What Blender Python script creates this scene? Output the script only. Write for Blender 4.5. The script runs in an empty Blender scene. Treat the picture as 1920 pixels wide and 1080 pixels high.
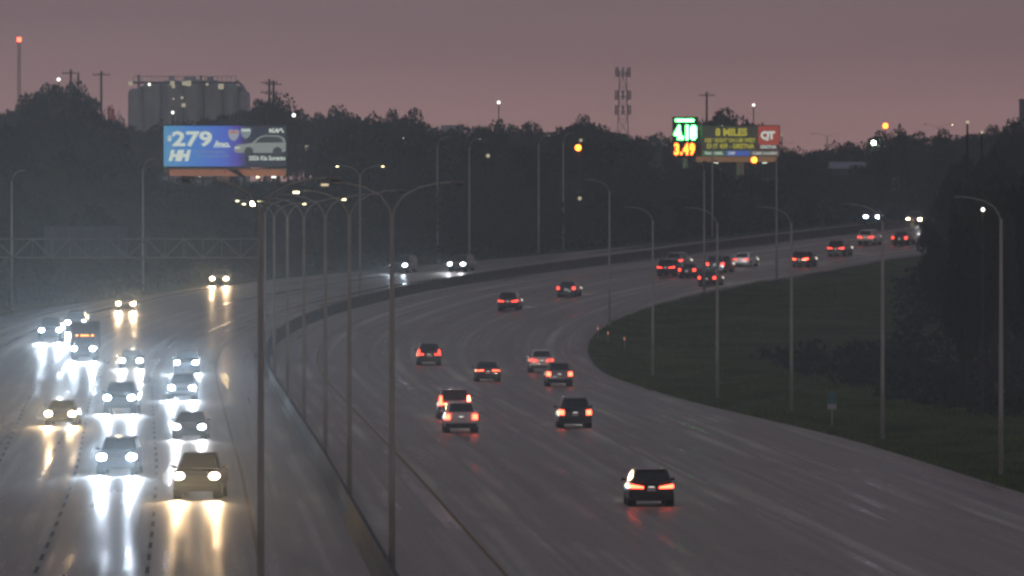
import bpy, bmesh, math, random
import numpy as np
from mathutils import Vector, Matrix
R = math.radians
random.seed(7); rng = np.random.default_rng(7)
sc = bpy.context.scene
COL = sc.collection

# ------------------------------------------------------------------ camera
F = 18000.0          # focal length in pixels of the 1920 px wide photograph (long telephoto)
CAMH = 11.65
YH = 414.0
cam_d = bpy.data.cameras.new('camera')
cam = bpy.data.objects.new('camera', cam_d); COL.objects.link(cam)
cam_d.sensor_width = 36.0
cam_d.lens = F / 1920.0 * 36.0
cam_d.clip_start = 1.0
cam_d.clip_end = 12000.0
cam.location = (0, 0, CAMH)
cam.rotation_euler = (R(90) - math.atan((540 - YH) / F), 0, 0)
sc.camera = cam

# ------------------------------------------------------------------ world: dusk sky under thin overcast
SKY_GAIN = 1.13
w = bpy.data.worlds.new('World'); sc.world = w; w.use_nodes = True
nt = w.node_tree; nt.nodes.clear()
out = nt.nodes.new('ShaderNodeOutputWorld')
bg_sky = nt.nodes.new('ShaderNodeBackground'); bg_cl = nt.nodes.new('ShaderNodeBackground')
add = nt.nodes.new('ShaderNodeAddShader')
sky = nt.nodes.new('ShaderNodeTexSky'); sky.sky_type = 'NISHITA'; sky.sun_disc = False
sky.sun_elevation = R(0.0); sky.sun_rotation = R(200)
bg_sky.inputs['Strength'].default_value = 0.05
nt.links.new(sky.outputs[0], bg_sky.inputs['Color'])
tc = nt.nodes.new('ShaderNodeTexCoord'); sp = nt.nodes.new('ShaderNodeSeparateXYZ')
nt.links.new(tc.outputs['Generated'], sp.inputs[0])
pw = nt.nodes.new('ShaderNodeMath'); pw.operation = 'POWER'; pw.use_clamp = True; pw.inputs[1].default_value = 0.5
mx = nt.nodes.new('ShaderNodeMath'); mx.operation = 'MAXIMUM'; mx.inputs[1].default_value = 0.0
nt.links.new(sp.outputs['Z'], mx.inputs[0]); nt.links.new(mx.outputs[0], pw.inputs[0])
cr = nt.nodes.new('ShaderNodeValToRGB'); cr.color_ramp.interpolation = 'EASE'
els = cr.color_ramp.elements
stops = [(0.0, (.58, .315, .285)), (0.08, (.45, .25, .24)), (0.16, (.265, .168, .178)), (0.35, (.150, .122, .135)), (1.0, (.080, .088, .118))]
els[0].position = stops[0][0]; els[0].color = (*stops[0][1], 1)
els[1].position = stops[-1][0]; els[1].color = (*stops[-1][1], 1)
for p, c in stops[1:-1]:
    e = els.new(p); e.color = (*c, 1)
nt.links.new(pw.outputs[0], cr.inputs[0])
nz = nt.nodes.new('ShaderNodeTexNoise'); nz.inputs['Scale'].default_value = 22; nz.inputs['Detail'].default_value = 3
mp = nt.nodes.new('ShaderNodeMapping'); mp.inputs['Scale'].default_value = (1, 1, 9)
nt.links.new(tc.outputs['Generated'], mp.inputs[0]); nt.links.new(mp.outputs[0], nz.inputs['Vector'])
mr = nt.nodes.new('ShaderNodeMapRange'); mr.inputs['To Min'].default_value = 0.9; mr.inputs['To Max'].default_value = 1.1
nt.links.new(nz.outputs['Fac'], mr.inputs['Value'])
ml = nt.nodes.new('ShaderNodeVectorMath'); ml.operation = 'SCALE'
nt.links.new(cr.outputs['Color'], ml.inputs[0]); nt.links.new(mr.outputs[0], ml.inputs['Scale'])
nt.links.new(ml.outputs[0], bg_cl.inputs['Color'])
bg_cl.inputs['Strength'].default_value = SKY_GAIN
nt.links.new(bg_sky.outputs[0], add.inputs[0]); nt.links.new(bg_cl.outputs[0], add.inputs[1])
nt.links.new(add.outputs[0], out.inputs['Surface'])
bg_sky.inputs['Strength'].default_value = 0.002

sun_d = bpy.data.lights.new('sun', 'SUN'); sun_d.energy = 0.02; sun_d.angle = R(30); sun_d.color = (1, .86, .8)
sun = bpy.data.objects.new('sun', sun_d); COL.objects.link(sun); sun.rotation_euler = (R(70), 0, R(20))

sc.view_settings.view_transform = 'Standard'; sc.view_settings.look = 'None'
sc.view_settings.exposure = 0; sc.view_settings.gamma = 1; sc.view_settings.use_curve_mapping = False
sc.cycles.pixel_filter_type = 'BLACKMAN_HARRIS'; sc.cycles.filter_width = 2.6
sc.cycles.sample_clamp_indirect = 3.0
sc.cycles.use_denoising = True; sc.cycles.max_bounces = 5; sc.cycles.volume_bounces = 0

# ------------------------------------------------------------------ terrain profile and ray helpers
def sp_(x, k):
    return k * np.logaddexp(0, np.asarray(x, float) / k)
def h(d):
    return 0.0292 * (sp_(np.asarray(d, float) - 760, 25) - sp_(np.asarray(d, float) - 1185, 30))
def dist_at(py):
    lo, hi = 60.0, 1230.0
    for _ in range(50):
        m = (lo + hi) / 2
        if F * (CAMH - float(h(m))) / m > py - YH: lo = m
        else: hi = m
    return (lo + hi) / 2
def G(px, py):
    d = dist_at(py)
    return (px - 960) * d / F, d
def X(px, d): return (px - 960) * d / F
def Z(py, d): return CAMH + (YH - py) * d / F

def curve(pts, extra_near, extra_far=()):
    P = [(d, x) for x, d in (G(*p) for p in pts)]
    P = sorted(P + list(extra_near) + list(extra_far))
    dd = np.array([p[0] for p in P]); xx = np.array([p[1] for p in P])
    g = np.arange(-400, 1900, 5.0)
    v = np.interp(g, dd, xx)
    sl0 = (xx[1] - xx[0]) / (dd[1] - dd[0]); v[g < dd[0]] = xx[0] + sl0 * (g[g < dd[0]] - dd[0])
    sl1 = (xx[-1] - xx[-2]) / (dd[-1] - dd[-2]); v[g > dd[-1]] = xx[-1] + sl1 * (g[g > dd[-1]] - dd[-1])
    k = np.exp(-0.5 * (np.arange(-9, 10) / 3.5) ** 2); k /= k.sum()
    vp = np.pad(v, 9, mode='reflect', reflect_type='odd')
    v = np.convolve(vp, k, 'valid')
    return lambda d: np.interp(d, g, v)
xm = curve([(715, 1080), (645, 950), (605, 875), (567, 815), (537, 765), (513, 725), (498, 690), (497, 665), (512, 640), (545, 618), (590, 598),
            (650, 579), (750, 553), (900, 526), (1100, 500), (1300, 473), (1500, 449), (1650, 432)],
           [(60, 3.5), (200, -.4)], [(1400, 110)])
xr = curve([(1920, 925), (1600, 825), (1280, 750), (1130, 700), (1097, 660), (1103, 625), (1180, 583), (1300, 552), (1450, 525), (1650, 487)],
           [(60, 33), (200, 29)], [(1400, 145)])
xl = curve([(0, 585), (150, 570), (300, 548), (450, 530), (600, 514), (750, 501), (900, 489), (1000, 479), (1200, 461), (1400, 441), (1550, 427)],
           [(60, -16), (200, -20), (500, -31), (700, -42), (800, -48.5)], [(1169, 46), (1400, 120)])
def heading(d):
    return math.atan2(float(xm(d + 12) - xm(d - 12)), 24.0)   # 0 = straight away from the camera, + = to the right

def smooth(a, b, x):
    t = np.clip((np.asarray(x, float) - a) / (b - a), 0, 1); return t * t * (3 - 2 * t)
def ground_z(x, d):
    x = np.asarray(x, float); d = np.asarray(d, float)
    base = h(d)
    outR = x - xr(d); outL = xl(d) - x
    o = np.maximum(outR, outL)
    z = base - 0.45 + 0.42 * smooth(-1.2, 0.4, o)
    # right side: shallow ditch then a wooded hill
    z = z - 0.35 * smooth(0.5, 3.5, outR) * (1 - smooth(5, 9, outR))
    z = z + 9.0 * np.exp(-((x - 84) / 17.0) ** 2 / 2) * np.exp(-((d - 790) / 260.0) ** 2 / 2) * smooth(3, 14, outR)
    # outer side of the bend: bank rising behind the shoulder
    z = z + 1.0 * smooth(3, 16, outL) + 2.2 * smooth(14, 60, outL) * smooth(700, 950, d)
    z = z + smooth(1300, 2300, d) * 5.0
    z = z + smooth(3, 30, o) * 0.35 * np.sin(x * .11 + d * .013) * np.cos(d * .031)
    return z

# ------------------------------------------------------------------ materials
MATS = {}
def principled(name, color, rough=0.6, metal=0.0, emit=None, estr=0.0, spec=None, coat=0.0):
    if name in MATS: return MATS[name]
    m = bpy.data.materials.new(name); m.use_nodes = True; MATS[name] = m
    b = m.node_tree.nodes['Principled BSDF']
    b.inputs['Base Color'].default_value = (*color, 1); b.inputs['Roughness'].default_value = rough
    b.inputs['Metallic'].default_value = metal
    if coat: b.inputs['Coat Weight'].default_value = coat; b.inputs['Coat Roughness'].default_value = 0.08
    if emit: b.inputs['Emission Color'].default_value = (*emit, 1); b.inputs['Emission Strength'].default_value = estr
    return m
def mottle(m, scale=3.0, amt=0.35, detail=5, coord='Object', stretch=(1, 1, 1), rough_amt=0.0):
    """multiply the base colour by a noise so that nothing is one flat tone"""
    nt = m.node_tree; b = nt.nodes['Principled BSDF']
    c = tuple(b.inputs['Base Color'].default_value)
    t = nt.nodes.new('ShaderNodeTexCoord'); mp = nt.nodes.new('ShaderNodeMapping'); mp.inputs['Scale'].default_value = stretch
    n = nt.nodes.new('ShaderNodeTexNoise'); n.inputs['Scale'].default_value = scale; n.inputs['Detail'].default_value = detail
    nt.links.new(t.outputs[coord], mp.inputs[0]); nt.links.new(mp.outputs[0], n.inputs['Vector'])
    r = nt.nodes.new('ShaderNodeMapRange'); r.inputs['From Min'].default_value = .3; r.inputs['From Max'].default_value = .7
    r.inputs['To Min'].default_value = 1 - amt; r.inputs['To Max'].default_value = 1 + amt
    nt.links.new(n.outputs['Fac'], r.inputs['Value'])
    s = nt.nodes.new('ShaderNodeVectorMath'); s.operation = 'SCALE'; s.inputs[0].default_value = c[:3]
    nt.links.new(r.outputs[0], s.inputs['Scale']); nt.links.new(s.outputs[0], b.inputs['Base Color'])
    if rough_amt:
        r2 = nt.nodes.new('ShaderNodeMapRange'); r0 = b.inputs['Roughness'].default_value
        r2.inputs['To Min'].default_value = r0 - rough_amt; r2.inputs['To Max'].default_value = r0 + rough_amt
        nt.links.new(n.outputs['Fac'], r2.inputs['Value']); nt.links.new(r2.outputs[0], b.inputs['Roughness'])
    return m

galv = mottle(principled('galvanised_steel', (.55, .54, .47), .5, 0), 2.5, .2, stretch=(1, 1, .25))
concrete = mottle(principled('barrier_concrete', (.085, .078, .070), .85), .8, .5, coord='Object')
black = principled('black_plastic', (.015, .015, .016), .4)
glass = principled('car_glass', (.012, .014, .018), .06, 0, coat=.5)
tyre_m = principled('tyre_rubber', (.02, .02, .02), .8)
rim_m = principled('alloy_rim', (.35, .35, .37), .3, .9)
plate_m = principled('number_plate', (.65, .65, .62), .4)
chrome = principled('chrome', (.6, .6, .62), .15, 1)
bark = mottle(principled('bark', (.06, .05, .04), .9), 4, .3)
wood = mottle(principled('weathered_wood', (.09, .07, .055), .85), 5, .3)

def emis(name, color, s, base=(.1, .1, .1)):
    return principled(name, base, .4, 0, color, s)
HEADS = {'cool': emis('headlamp_cool', (.72, .86, 1.0), 90), 'white': emis('headlamp_white', (.9, .95, 1.0), 70),
         'warm': emis('headlamp_warm', (1, .72, .42), 55), 'dim': emis('headlamp_dipped', (.85, .95, 1.0), 22),
         'low': emis('headlamp_side_glow', (1, .92, .75), 1.2),
         'off': principled('headlamp_clear', (.5, .5, .5), .1)}
TAILS = {'tail': emis('tail_lamp', (1, .06, .04), 4.5, (.2, .01, .01)), 'brake': emis('brake_lamp', (1, .075, .035), 12, (.2, .01, .01)),
         'flare': emis('brake_lamp_bright', (1, .10, .05), 40, (.2, .01, .01)), 'off': principled('tail_lens_unlit', (.16, .015, .012), .25)}
amber = emis('amber_marker_lamp', (1, .30, .03), 9); indicator = emis('amber_indicator', (1, .55, .05), 7)

def paint(name, c, metal=.2):
    return principled('paint_' + name, c, .28, metal, coat=.7)
PAINTS = {'black': paint('black', (.012, .012, .014)), 'navy': paint('navy', (.014, .02, .045)), 'charcoal': paint('charcoal', (.045, .047, .05)),
          'silver': paint('silver', (.33, .33, .34), .5), 'white': paint('white', (.82, .82, .80), 0), 'maroon': paint('maroon', (.10, .012, .014)),
          'grey': paint('grey', (.13, .13, .135)), 'green': paint('dark_green', (.015, .03, .02))}

# pavement: wet concrete, UV = (metres from the median, metres along)
def pavement_mat():
    m = bpy.data.materials.new('wet_pavement'); m.use_nodes = True; nt = m.node_tree; b = nt.nodes['Principled BSDF']
    L = nt.links.new
    uv = nt.nodes.new('ShaderNodeUVMap'); uv.uv_map = 'UVMap'
    def noise(sx, sy, scale, det, w=0.0, dist=0.0):
        mp = nt.nodes.new('ShaderNodeMapping'); mp.inputs['Scale'].default_value = (sx, sy, 1); mp.inputs['Location'].default_value = (w, w * 2, 0)
        n = nt.nodes.new('ShaderNodeTexNoise'); n.inputs['Scale'].default_value = scale; n.inputs['Detail'].default_value = det
        n.inputs['Distortion'].default_value = dist
        L(uv.outputs[0], mp.inputs[0]); L(mp.outputs[0], n.inputs['Vector']); return n.outputs['Fac']
    def math_(op, a, c, clamp=False):
        n = nt.nodes.new('ShaderNodeMath'); n.operation = op; n.use_clamp = clamp
        for i, v in ((0, a), (1, c)):
            if isinstance(v, (int, float)): n.inputs[i].default_value = v
            else: L(v, n.inputs[i])
        return n.outputs[0]
    def rng_(v, a, b_, lo, hi):
        n = nt.nodes.new('ShaderNodeMapRange'); n.inputs[1].default_value = a; n.inputs[2].default_value = b_
        n.inputs[3].default_value = lo; n.inputs[4].default_value = hi; L(v, n.inputs[0]); return n.outputs[0]
    tracks = noise(1.1, .006, 1.0, 4)          # long streaks along the lanes
    patch = noise(.25, .02, 1.0, 5, 13.0, .6)  # slabs and damp areas
    fine = noise(6, .7, 1.0, 3, 5.0)
    s = nt.nodes.new('ShaderNodeSeparateXYZ'); L(uv.outputs[0], s.inputs[0])
    # wheel tracks: two darker, smoother bands in each 3.7 m lane
    lane = math_('FRACT', math_('DIVIDE', math_('ADD', s.outputs['X'], 1003.6), 1.85), 0.0)
    tri = math_('ABSOLUTE', math_('SUBTRACT', lane, .5), 0.0)
    wheel = rng_(tri, .08, .34, 1.0, 0.0)
    # slab joints every 5 m
    jf = math_('ABSOLUTE', math_('SUBTRACT', math_('FRACT', math_('DIVIDE', s.outputs['Y'], 5.0), 0.0), .5), 0.0)
    joint = rng_(jf, .485, .495, 1.0, .72)
    val = math_('MULTIPLY', rng_(tracks, .35, .65, .35, 1.75), rng_(patch, .3, .7, .55, 1.5))
    val = math_('MULTIPLY', val, rng_(fine, .3, .7, .85, 1.15))
    val = math_('MULTIPLY', val, rng_(wheel, 0, 1, 1.1, .75))
    val = math_('MULTIPLY', val, joint)
    col = nt.nodes.new('ShaderNodeVectorMath'); col.operation = 'SCALE'; col.inputs[0].default_value = (.30, .275, .22)
    L(val, col.inputs['Scale']); L(col.outputs[0], b.inputs['Base Color'])
    rg = math_('ADD', rng_(tracks, .35, .65, ROAD_R - .13, ROAD_R + .17), rng_(patch, .35, .65, -.05, .11))
    rg = math_('ADD', rg, rng_(wheel, 0, 1, .03, -.05))
    L(rg, b.inputs['Roughness'])
    b.inputs['IOR'].default_value = 1.33
    L(math_('ADD', rng_(tracks, .35, .65, .06, .50), rng_(patch, .35, .65, -.05, .30)), b.inputs['Specular IOR Level'])
    bp = nt.nodes.new('ShaderNodeBump'); bp.inputs['Strength'].default_value = .25; bp.inputs['Distance'].default_value = .004
    L(math_('ADD', fine, math_('MULTIPLY', joint, .4)), bp.inputs['Height']); L(bp.outputs[0], b.inputs['Normal'])
    return m
ROAD_R = 0.36
road_m = pavement_mat()
paint_w = mottle(principled('road_paint_white', (.42, .42, .40), .75), 2, .35)
paint_y = mottle(principled('road_paint_yellow', (.26, .16, .04), .7), 2, .5)

def grass_mat(name, c1, c2, scale):
    m = bpy.data.materials.new(name); m.use_nodes = True; nt = m.node_tree; b = nt.nodes['Principled BSDF']
    t = nt.nodes.new('ShaderNodeTexCoord'); n = nt.nodes.new('ShaderNodeTexNoise'); n.inputs['Scale'].default_value = scale; n.inputs['Detail'].default_value = 6
    r = nt.nodes.new('ShaderNodeValToRGB'); r.color_ramp.elements[0].position = .35; r.color_ramp.elements[1].position = .68
    r.color_ramp.elements[0].color = (*c1, 1); r.color_ramp.elements[1].color = (*c2, 1)
    nt.links.new(t.outputs['Object'], n.inputs['Vector']); nt.links.new(n.outputs['Fac'], r.inputs[0]); nt.links.new(r.outputs[0], b.inputs['Base Color'])
    b.inputs['Roughness'].default_value = .9; b.inputs['Specular IOR Level'].default_value = .15
    return m
grass_m = grass_mat('grass_ground', (.035, .055, .014), (.12, .155, .045), .12)
tuft_m = grass_mat('grass_blades', (.07, .11, .025), (.21, .26, .08), .2)
def leaf_mat(name, c):
    m = bpy.data.materials.new(name); m.use_nodes = True; nt = m.node_tree; b = nt.nodes['Principled BSDF']
    oi = nt.nodes.new('ShaderNodeObjectInfo'); t = nt.nodes.new('ShaderNodeTexCoord')
    n = nt.nodes.new('ShaderNodeTexNoise'); n.inputs['Scale'].default_value = .6; n.inputs['Detail'].default_value = 4
    nt.links.new(t.outputs['Object'], n.inputs['Vector'])
    a = nt.nodes.new('ShaderNodeMath'); a.operation = 'MULTIPLY_ADD'; a.inputs[1].default_value = 1.3; a.inputs[2].default_value = .0
    nt.links.new(oi.outputs['Random'], a.inputs[0])
    m2 = nt.nodes.new('ShaderNodeMath'); m2.operation = 'MULTIPLY_ADD'; m2.inputs[1].default_value = 1.4
    nt.links.new(n.outputs['Fac'], m2.inputs[0]); nt.links.new(a.outputs[0], m2.inputs[2])
    s = nt.nodes.new('ShaderNodeVectorMath'); s.operation = 'SCALE'; s.inputs[0].default_value = c
    nt.links.new(m2.outputs[0], s.inputs['Scale']); nt.links.new(s.outputs[0], b.inputs['Base Color'])
    b.inputs['Roughness'].default_value = .7; b.inputs['Specular IOR Level'].default_value = .2
    return m
LEAF = [leaf_mat('foliage_dark', (.022, .036, .018)), leaf_mat('foliage_green', (.030, .046, .020)), leaf_mat('foliage_olive', (.040, .048, .020))]
red_leaf = leaf_mat('foliage_red', (.42, .035, .04))

# ------------------------------------------------------------------ mesh helpers
class MB:
    def __init__(s): s.v = []; s.f = []
    def add(s, vs, fs):
        o = len(s.v); s.v += [tuple(v) for v in vs]; s.f += [tuple(i + o for i in f) for f in fs]; return s
    def box(s, x0, x1, y0, y1, z0, z1):
        vs = [(x0, y0, z0), (x1, y0, z0), (x1, y1, z0), (x0, y1, z0), (x0, y0, z1), (x1, y0, z1), (x1, y1, z1), (x0, y1, z1)]
        return s.add(vs, [(0, 3, 2, 1), (4, 5, 6, 7), (0, 1, 5, 4), (1, 2, 6, 5), (2, 3, 7, 6), (3, 0, 4, 7)])
    def hexa(s, b4, t4):
        return s.add(list(b4) + list(t4), [(0, 3, 2, 1), (4, 5, 6, 7), (0, 1, 5, 4), (1, 2, 6, 5), (2, 3, 7, 6), (3, 0, 4, 7)])
    def tube(s, pts, rad, n=8, cap=True):
        pts = [Vector(p) for p in pts]; k = len(pts)
        rad = rad if isinstance(rad, (list, tuple)) else [rad] * k
        o = len(s.v); up0 = None
        for i, p in enumerate(pts):
            t = (pts[min(i + 1, k - 1)] - pts[max(i - 1, 0)]).normalized()
            a = Vector((0, 1, 0)) if abs(t.y) < .9 else Vector((1, 0, 0))
            u = t.cross(a).normalized(); v = t.cross(u)
            for j in range(n):
                an = 2 * math.pi * j / n
                s.v.append(tuple(p + (u * math.cos(an) + v * math.sin(an)) * rad[i]))
        for i in range(k - 1):
            for j in range(n):
                a = o + i * n + j; b = o + i * n + (j + 1) % n
                s.f.append((a, b, b + n, a + n))
        if cap:
            s.f.append(tuple(o + j for j in range(n))[::-1]); s.f.append(tuple(o + (k - 1) * n + j for j in range(n)))
        return s
    def cyl(s, c, r, z0, z1, n=16, r2=None):
        return s.tube([(c[0], c[1], z0), (c[0], c[1], z1)], [r, r if r2 is None else r2], n)
    def poly(s, pts2, y0, y1):
        """outline in x,z extruded along y (facing -y)"""
        n = len(pts2)
        vs = [(p[0], y0, p[1]) for p in pts2] + [(p[0], y1, p[1]) for p in pts2]
        return s.add(vs, [tuple(range(n)), tuple(range(2 * n - 1, n - 1, -1))] + [(i, i + n, (i + 1) % n + n, (i + 1) % n) for i in range(n)])
    def mesh(s, name, mat, bevel=0.0, smooth=False, seg=2):
        me = bpy.data.meshes.new(name); me.from_pydata(s.v, [], s.f); me.update()
        bm = bmesh.new(); bm.from_mesh(me); bmesh.ops.recalc_face_normals(bm, faces=bm.faces)
        if bevel: bmesh.ops.bevel(bm, geom=list(bm.edges), offset=bevel, segments=seg, profile=.5, affect='EDGES', clamp_overlap=True)
        bm.to_mesh(me); bm.free()
        if smooth:
            for p in me.polygons: p.use_smooth = True
        if mat: me.materials.append(mat)
        return me
def link(name, me, parent=None, loc=None):
    o = bpy.data.objects.new(name, me); COL.objects.link(o)
    if parent: o.parent = parent
    if loc is not None: o.location = loc
    return o
def empty(name, loc=(0, 0, 0), rz=0.0, label=None, cat=None, group=None):
    o = bpy.data.objects.new(name, None); COL.objects.link(o); o.location = loc; o.rotation_euler = (0, 0, rz)
    o.empty_display_size = .2
    tag(o, label, cat, group); return o
def tag(o, label=None, cat=None, group=None, kind=None):
    if label: o['label'] = label
    if cat: o['category'] = cat
    if group: o['group'] = group
    if kind: o['kind'] = kind
    return o

# ------------------------------------------------------------------ ground
def grid_axis(segs):
    a = []
    for lo, hi, st in segs: a += list(np.arange(lo, hi, st))
    a.append(segs[-1][1]); return np.array(a, float)
gx = grid_axis([(-2500, -300, 200), (-300, -90, 15), (-90, 130, 1.5), (130, 300, 12), (300, 2500, 200)])
gy = grid_axis([(-400, 200, 40), (200, 1300, 5), (1300, 2400, 60), (2400, 6400, 400)])
XX, YY = np.meshgrid(gx, gy); ZZ = ground_z(XX, YY)
verts = np.stack([XX.ravel(), YY.ravel(), ZZ.ravel()], 1); nx = len(gx); ny = len(gy)
ii = (np.arange(ny - 1)[:, None] * nx + np.arange(nx - 1)[None]).ravel()
me = bpy.data.meshes.new('ground'); me.from_pydata(verts.tolist(), [], np.stack([ii, ii + 1, ii + 1 + nx, ii + nx], 1).tolist()); me.update()
for p in me.polygons: p.use_smooth = True
me.materials.append(grass_m)
tag(link('ground', me), 'dark grassy ground and banks beside the wet motorway', kind='structure')

# ------------------------------------------------------------------ pavement (both carriageways, one sheet draped on the profile)
ds = np.arange(-100, 1420.1, 4.0)
C = 44
vs = []; uvs = []
for d in ds:
    a, b = float(xl(d)), float(xr(d)); m_ = float(xm(d)); z = float(h(d))
    for t in np.linspace(0, 1, C):
        x = a + (b - a) * t; vs.append((x, d, z)); uvs.append((x - m_, d))
    
faces = []
for i in range(len(ds) - 1):
    for j in range(C - 1):
        q = i * C + j; faces.append((q, q + 1, q + 1 + C, q + C))
# skirt down at both outer edges
n0 = len(vs)
for i, d in enumerate(ds):
    for j in (0, C - 1):
        v = vs[i * C + j]; vs.append((v[0] + (-.1 if j == 0 else .1), v[1], v[2] - .4)); uvs.append(uvs[i * C + j])
for i in range(len(ds) - 1):
    faces.append((n0 + 2 * i, i * C, (i + 1) * C, n0 + 2 * i + 2)); faces.append((i * C + C - 1, n0 + 2 * i + 1, n0 + 2 * i + 3, (i + 1) * C + C - 1))
me = bpy.data.meshes.new('road'); me.from_pydata(vs, [], faces); me.update()
ul = me.uv_layers.new(name='UVMap')
li = np.zeros(len(me.loops), int); me.loops.foreach_get('vertex_index', li)
ul.data.foreach_set('uv', np.array(uvs)[li].ravel())
for p in me.polygons: p.use_smooth = True
me.materials.append(road_m)
tag(link('road', me), 'wide wet concrete motorway curving away to the right', kind='structure')

# lane markings: strips following the curve, 5 mm proud
def strip(mb, off, d0, d1, wdt, lift=.006):
    n = max(1, int(round((d1 - d0) / 4)))
    P = []
    for i in range(n + 1):
        d = d0 + (d1 - d0) * i / n; o = off(d) if callable(off) else off
        z = float(np.interp(d, ds, h(ds))) + lift; x = float(xm(d)) + o
        P.append([(x - wdt / 2, d, z), (x + wdt / 2, d, z)])
    o = len(mb.v)
    for a, b in P: mb.v += [a, b]
    for i in range(n): mb.f.append((o + 2 * i, o + 2 * i + 1, o + 2 * i + 3, o + 2 * i + 2))
white, yellow = MB(), MB()
wsc = lambda base: (lambda d: base * (1 + .12 * float(smooth(350, 750, d))))
for base in (-7.7, -11.4, -15.1, 7.8, 11.5, 15.2):
    f_ = wsc(base) if base < 0 else base
    d = 204.0
    while d < 1150: strip(white, f_, d, d + 3.2, .15); d += 12.2
d = 204.0
while d < 640: strip(white, 18.9, d, d + 3.2, .15); d += 12.2
for d0 in range(200, 1200, 20):
    strip(yellow, -3.9, d0, d0 + 20, .14); strip(yellow, 4.1, d0, d0 + 20, .14)
    strip(white, lambda q: float(xr(q) - xm(q)) - 2.6, d0, d0 + 20, .15)
    strip(white, lambda q: float(xl(q) - xm(q)) + 2.4, d0, d0 + 20, .15)
dark = MB()
for base in (-7.7, -11.4, -15.1):
    d = 204.0
    while d < 760: strip(dark, wsc(base), d + 3.3, d + 9.4, .14); d += 12.2
tag(link('contrast_markings', dark.mesh('contrast_markings', principled('black_contrast_tape', (.05, .05, .05), .8))), 'dark contrast dashes between the white lane dashes of the oncoming side', kind='structure')
tag(link('lane_markings', white.mesh('lane_markings', paint_w)), 'worn white lane dashes and edge lines on the wet road', kind='structure')
tag(link('median_lines', yellow.mesh('median_lines', paint_y)), 'yellow lines either side of the median barrier', kind='structure')

# ------------------------------------------------------------------ median barrier, one object per cast segment
bar = empty('median_barrier', (float(xm(250)), 250, 0), 0, 'long concrete median barrier curving between the two carriageways', 'barrier')
SEG = 9.0
mb = MB(); prof = [(-.31, -.3), (-.31, .08), (-.13, .30), (-.09, .82), (-.07, .88), (.07, .88), (.09, .82), (.13, .30), (.31, .08), (.31, -.3)]
n = len(prof)
mb.add([(p[0], 0.03, p[1]) for p in prof] + [(p[0], SEG - .03, p[1]) for p in prof],
       [tuple(range(n)), tuple(range(2 * n - 1, n - 1, -1))] + [(i, i + n, (i + 1) % n + n, (i + 1) % n) for i in range(n)])
seg_me = mb.mesh('barrier_segment', concrete)
d = 205.0
while d < 1230:
    d2 = d
    for _ in range(4):
        p0 = Vector((float(xm(d)), d, float(h(d)))); d2 = d + SEG * (SEG / max(1e-6, (Vector((float(xm(d + SEG)), d + SEG, float(h(d + SEG)))) - p0).length))
    p1 = Vector((float(xm(d2)), d2, float(h(d2))))
    o = link('barrier_segment', seg_me, bar); v = p1 - p0
    o.location = p0 - bar.location; o.rotation_euler = (math.asin(v.z / v.length), 0, -math.atan2(v.x, v.y))
    d = d2

# ------------------------------------------------------------------ street lighting columns
pole_me = MB().tube([(0, 0, -.1), (0, 0, 4), (0, 0, 8), (0, 0, 11.9)], [.115, .10, .085, .068], 12).mesh('column', galv, smooth=True)
base_me = MB().box(-.26, .26, -.26, .26, -.35, .12).mesh('base', concrete, .02)
AP = [(0, 11.6), (.10, 12.05), (.42, 12.45), (1.0, 12.72), (1.7, 12.86), (2.3, 12.9)]
arm_me = MB().tube([(x, 0, z) for x, z in AP], [.05, .045, .038, .033, .03, .028], 8).mesh('arm', galv, smooth=True)
mb = MB().hexa([(2.2, -.08, 12.86), (2.2, .08, 12.86), (2.72, .14, 12.85), (2.72, -.14, 12.85)], [(2.2, -.04, 12.94), (2.2, .04, 12.94), (2.68, .08, 12.95), (2.68, -.08, 12.95)])
lum_me = mb.mesh('luminaire', principled('luminaire_housing', (.3, .3, .28), .5, .3), .015)
lamp_off = principled('lamp_lens_unlit', (.12, .12, .11), .3)
LAMPM = {0: lamp_off, 1: emis('street_lamp_glow', (1, .88, .45), 7), 2: emis('street_lamp_bright', (1, .92, .55), 90), 3: emis('street_lamp_faint', (1, .8, .5), .8)}
LENS = {k: MB().box(2.38, 2.66, -.10, .10, 12.62 if k == 2 else 12.77, 12.845).mesh('lens', m, .01) for k, m in LAMPM.items()}
LENSR = MB()
def light_pole(px=None, py=None, label='', sides=(-1, 1), lit=(0, 0), x=None, d=None, z=None, group='street lighting columns along the motorway', rz=0.0, scale=1.0, armscale=.86):
    if x is None: x, d = G(px, py)
    if z is None: z = float(ground_z(x, d))
    t = empty('street_light', (x, d, z), rz, label, 'street light', group); t.scale = (1, 1, scale)
    link('column', pole_me, t); link('base', base_me, t)
    for sgn, l in zip(sides, lit):
        a = link('arm', arm_me, t); a.scale = (sgn * armscale, 1, 1)
        b = link('luminaire', lum_me, a); c = link('lens', LENS[l], b)
    return t
def med(px, py): # on the barrier line
    d = dist_at(py); return float(xm(d)), d
MED = [(735, 1092, (3, 0), 'nearest street light on the median barrier, with Y-shaped unlit arms'),
       (655, 950, (1, 0), 'street light on the median, second nearest, left of the white car'),
       (610, 876, (0, 0), 'street light on the median, third nearest, both lamps dark'),
       (570, 815, (0, 1), 'street light on the median with only its right lamp glowing'),
       (539, 762, (2, 0), 'street light on the median whose left lamp shines brightest'),
       (514, 717, (1, 1), 'street light on the median with both small lamps glowing'),
       (497, 684, (1, 0), 'farthest straight-stretch median street light, beside the gantry post')]
for px, py, lit, lab in MED:
    x, d = med(px, py); t = light_pole(x=X(px, d), d=d, z=float(h(d)) + .0, label=lab, lit=lit)
light_pole(x=X(489, 278), d=278, z=0.0, label='tall unlit street light standing closest to the oncoming lanes', lit=(0, 0))
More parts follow.
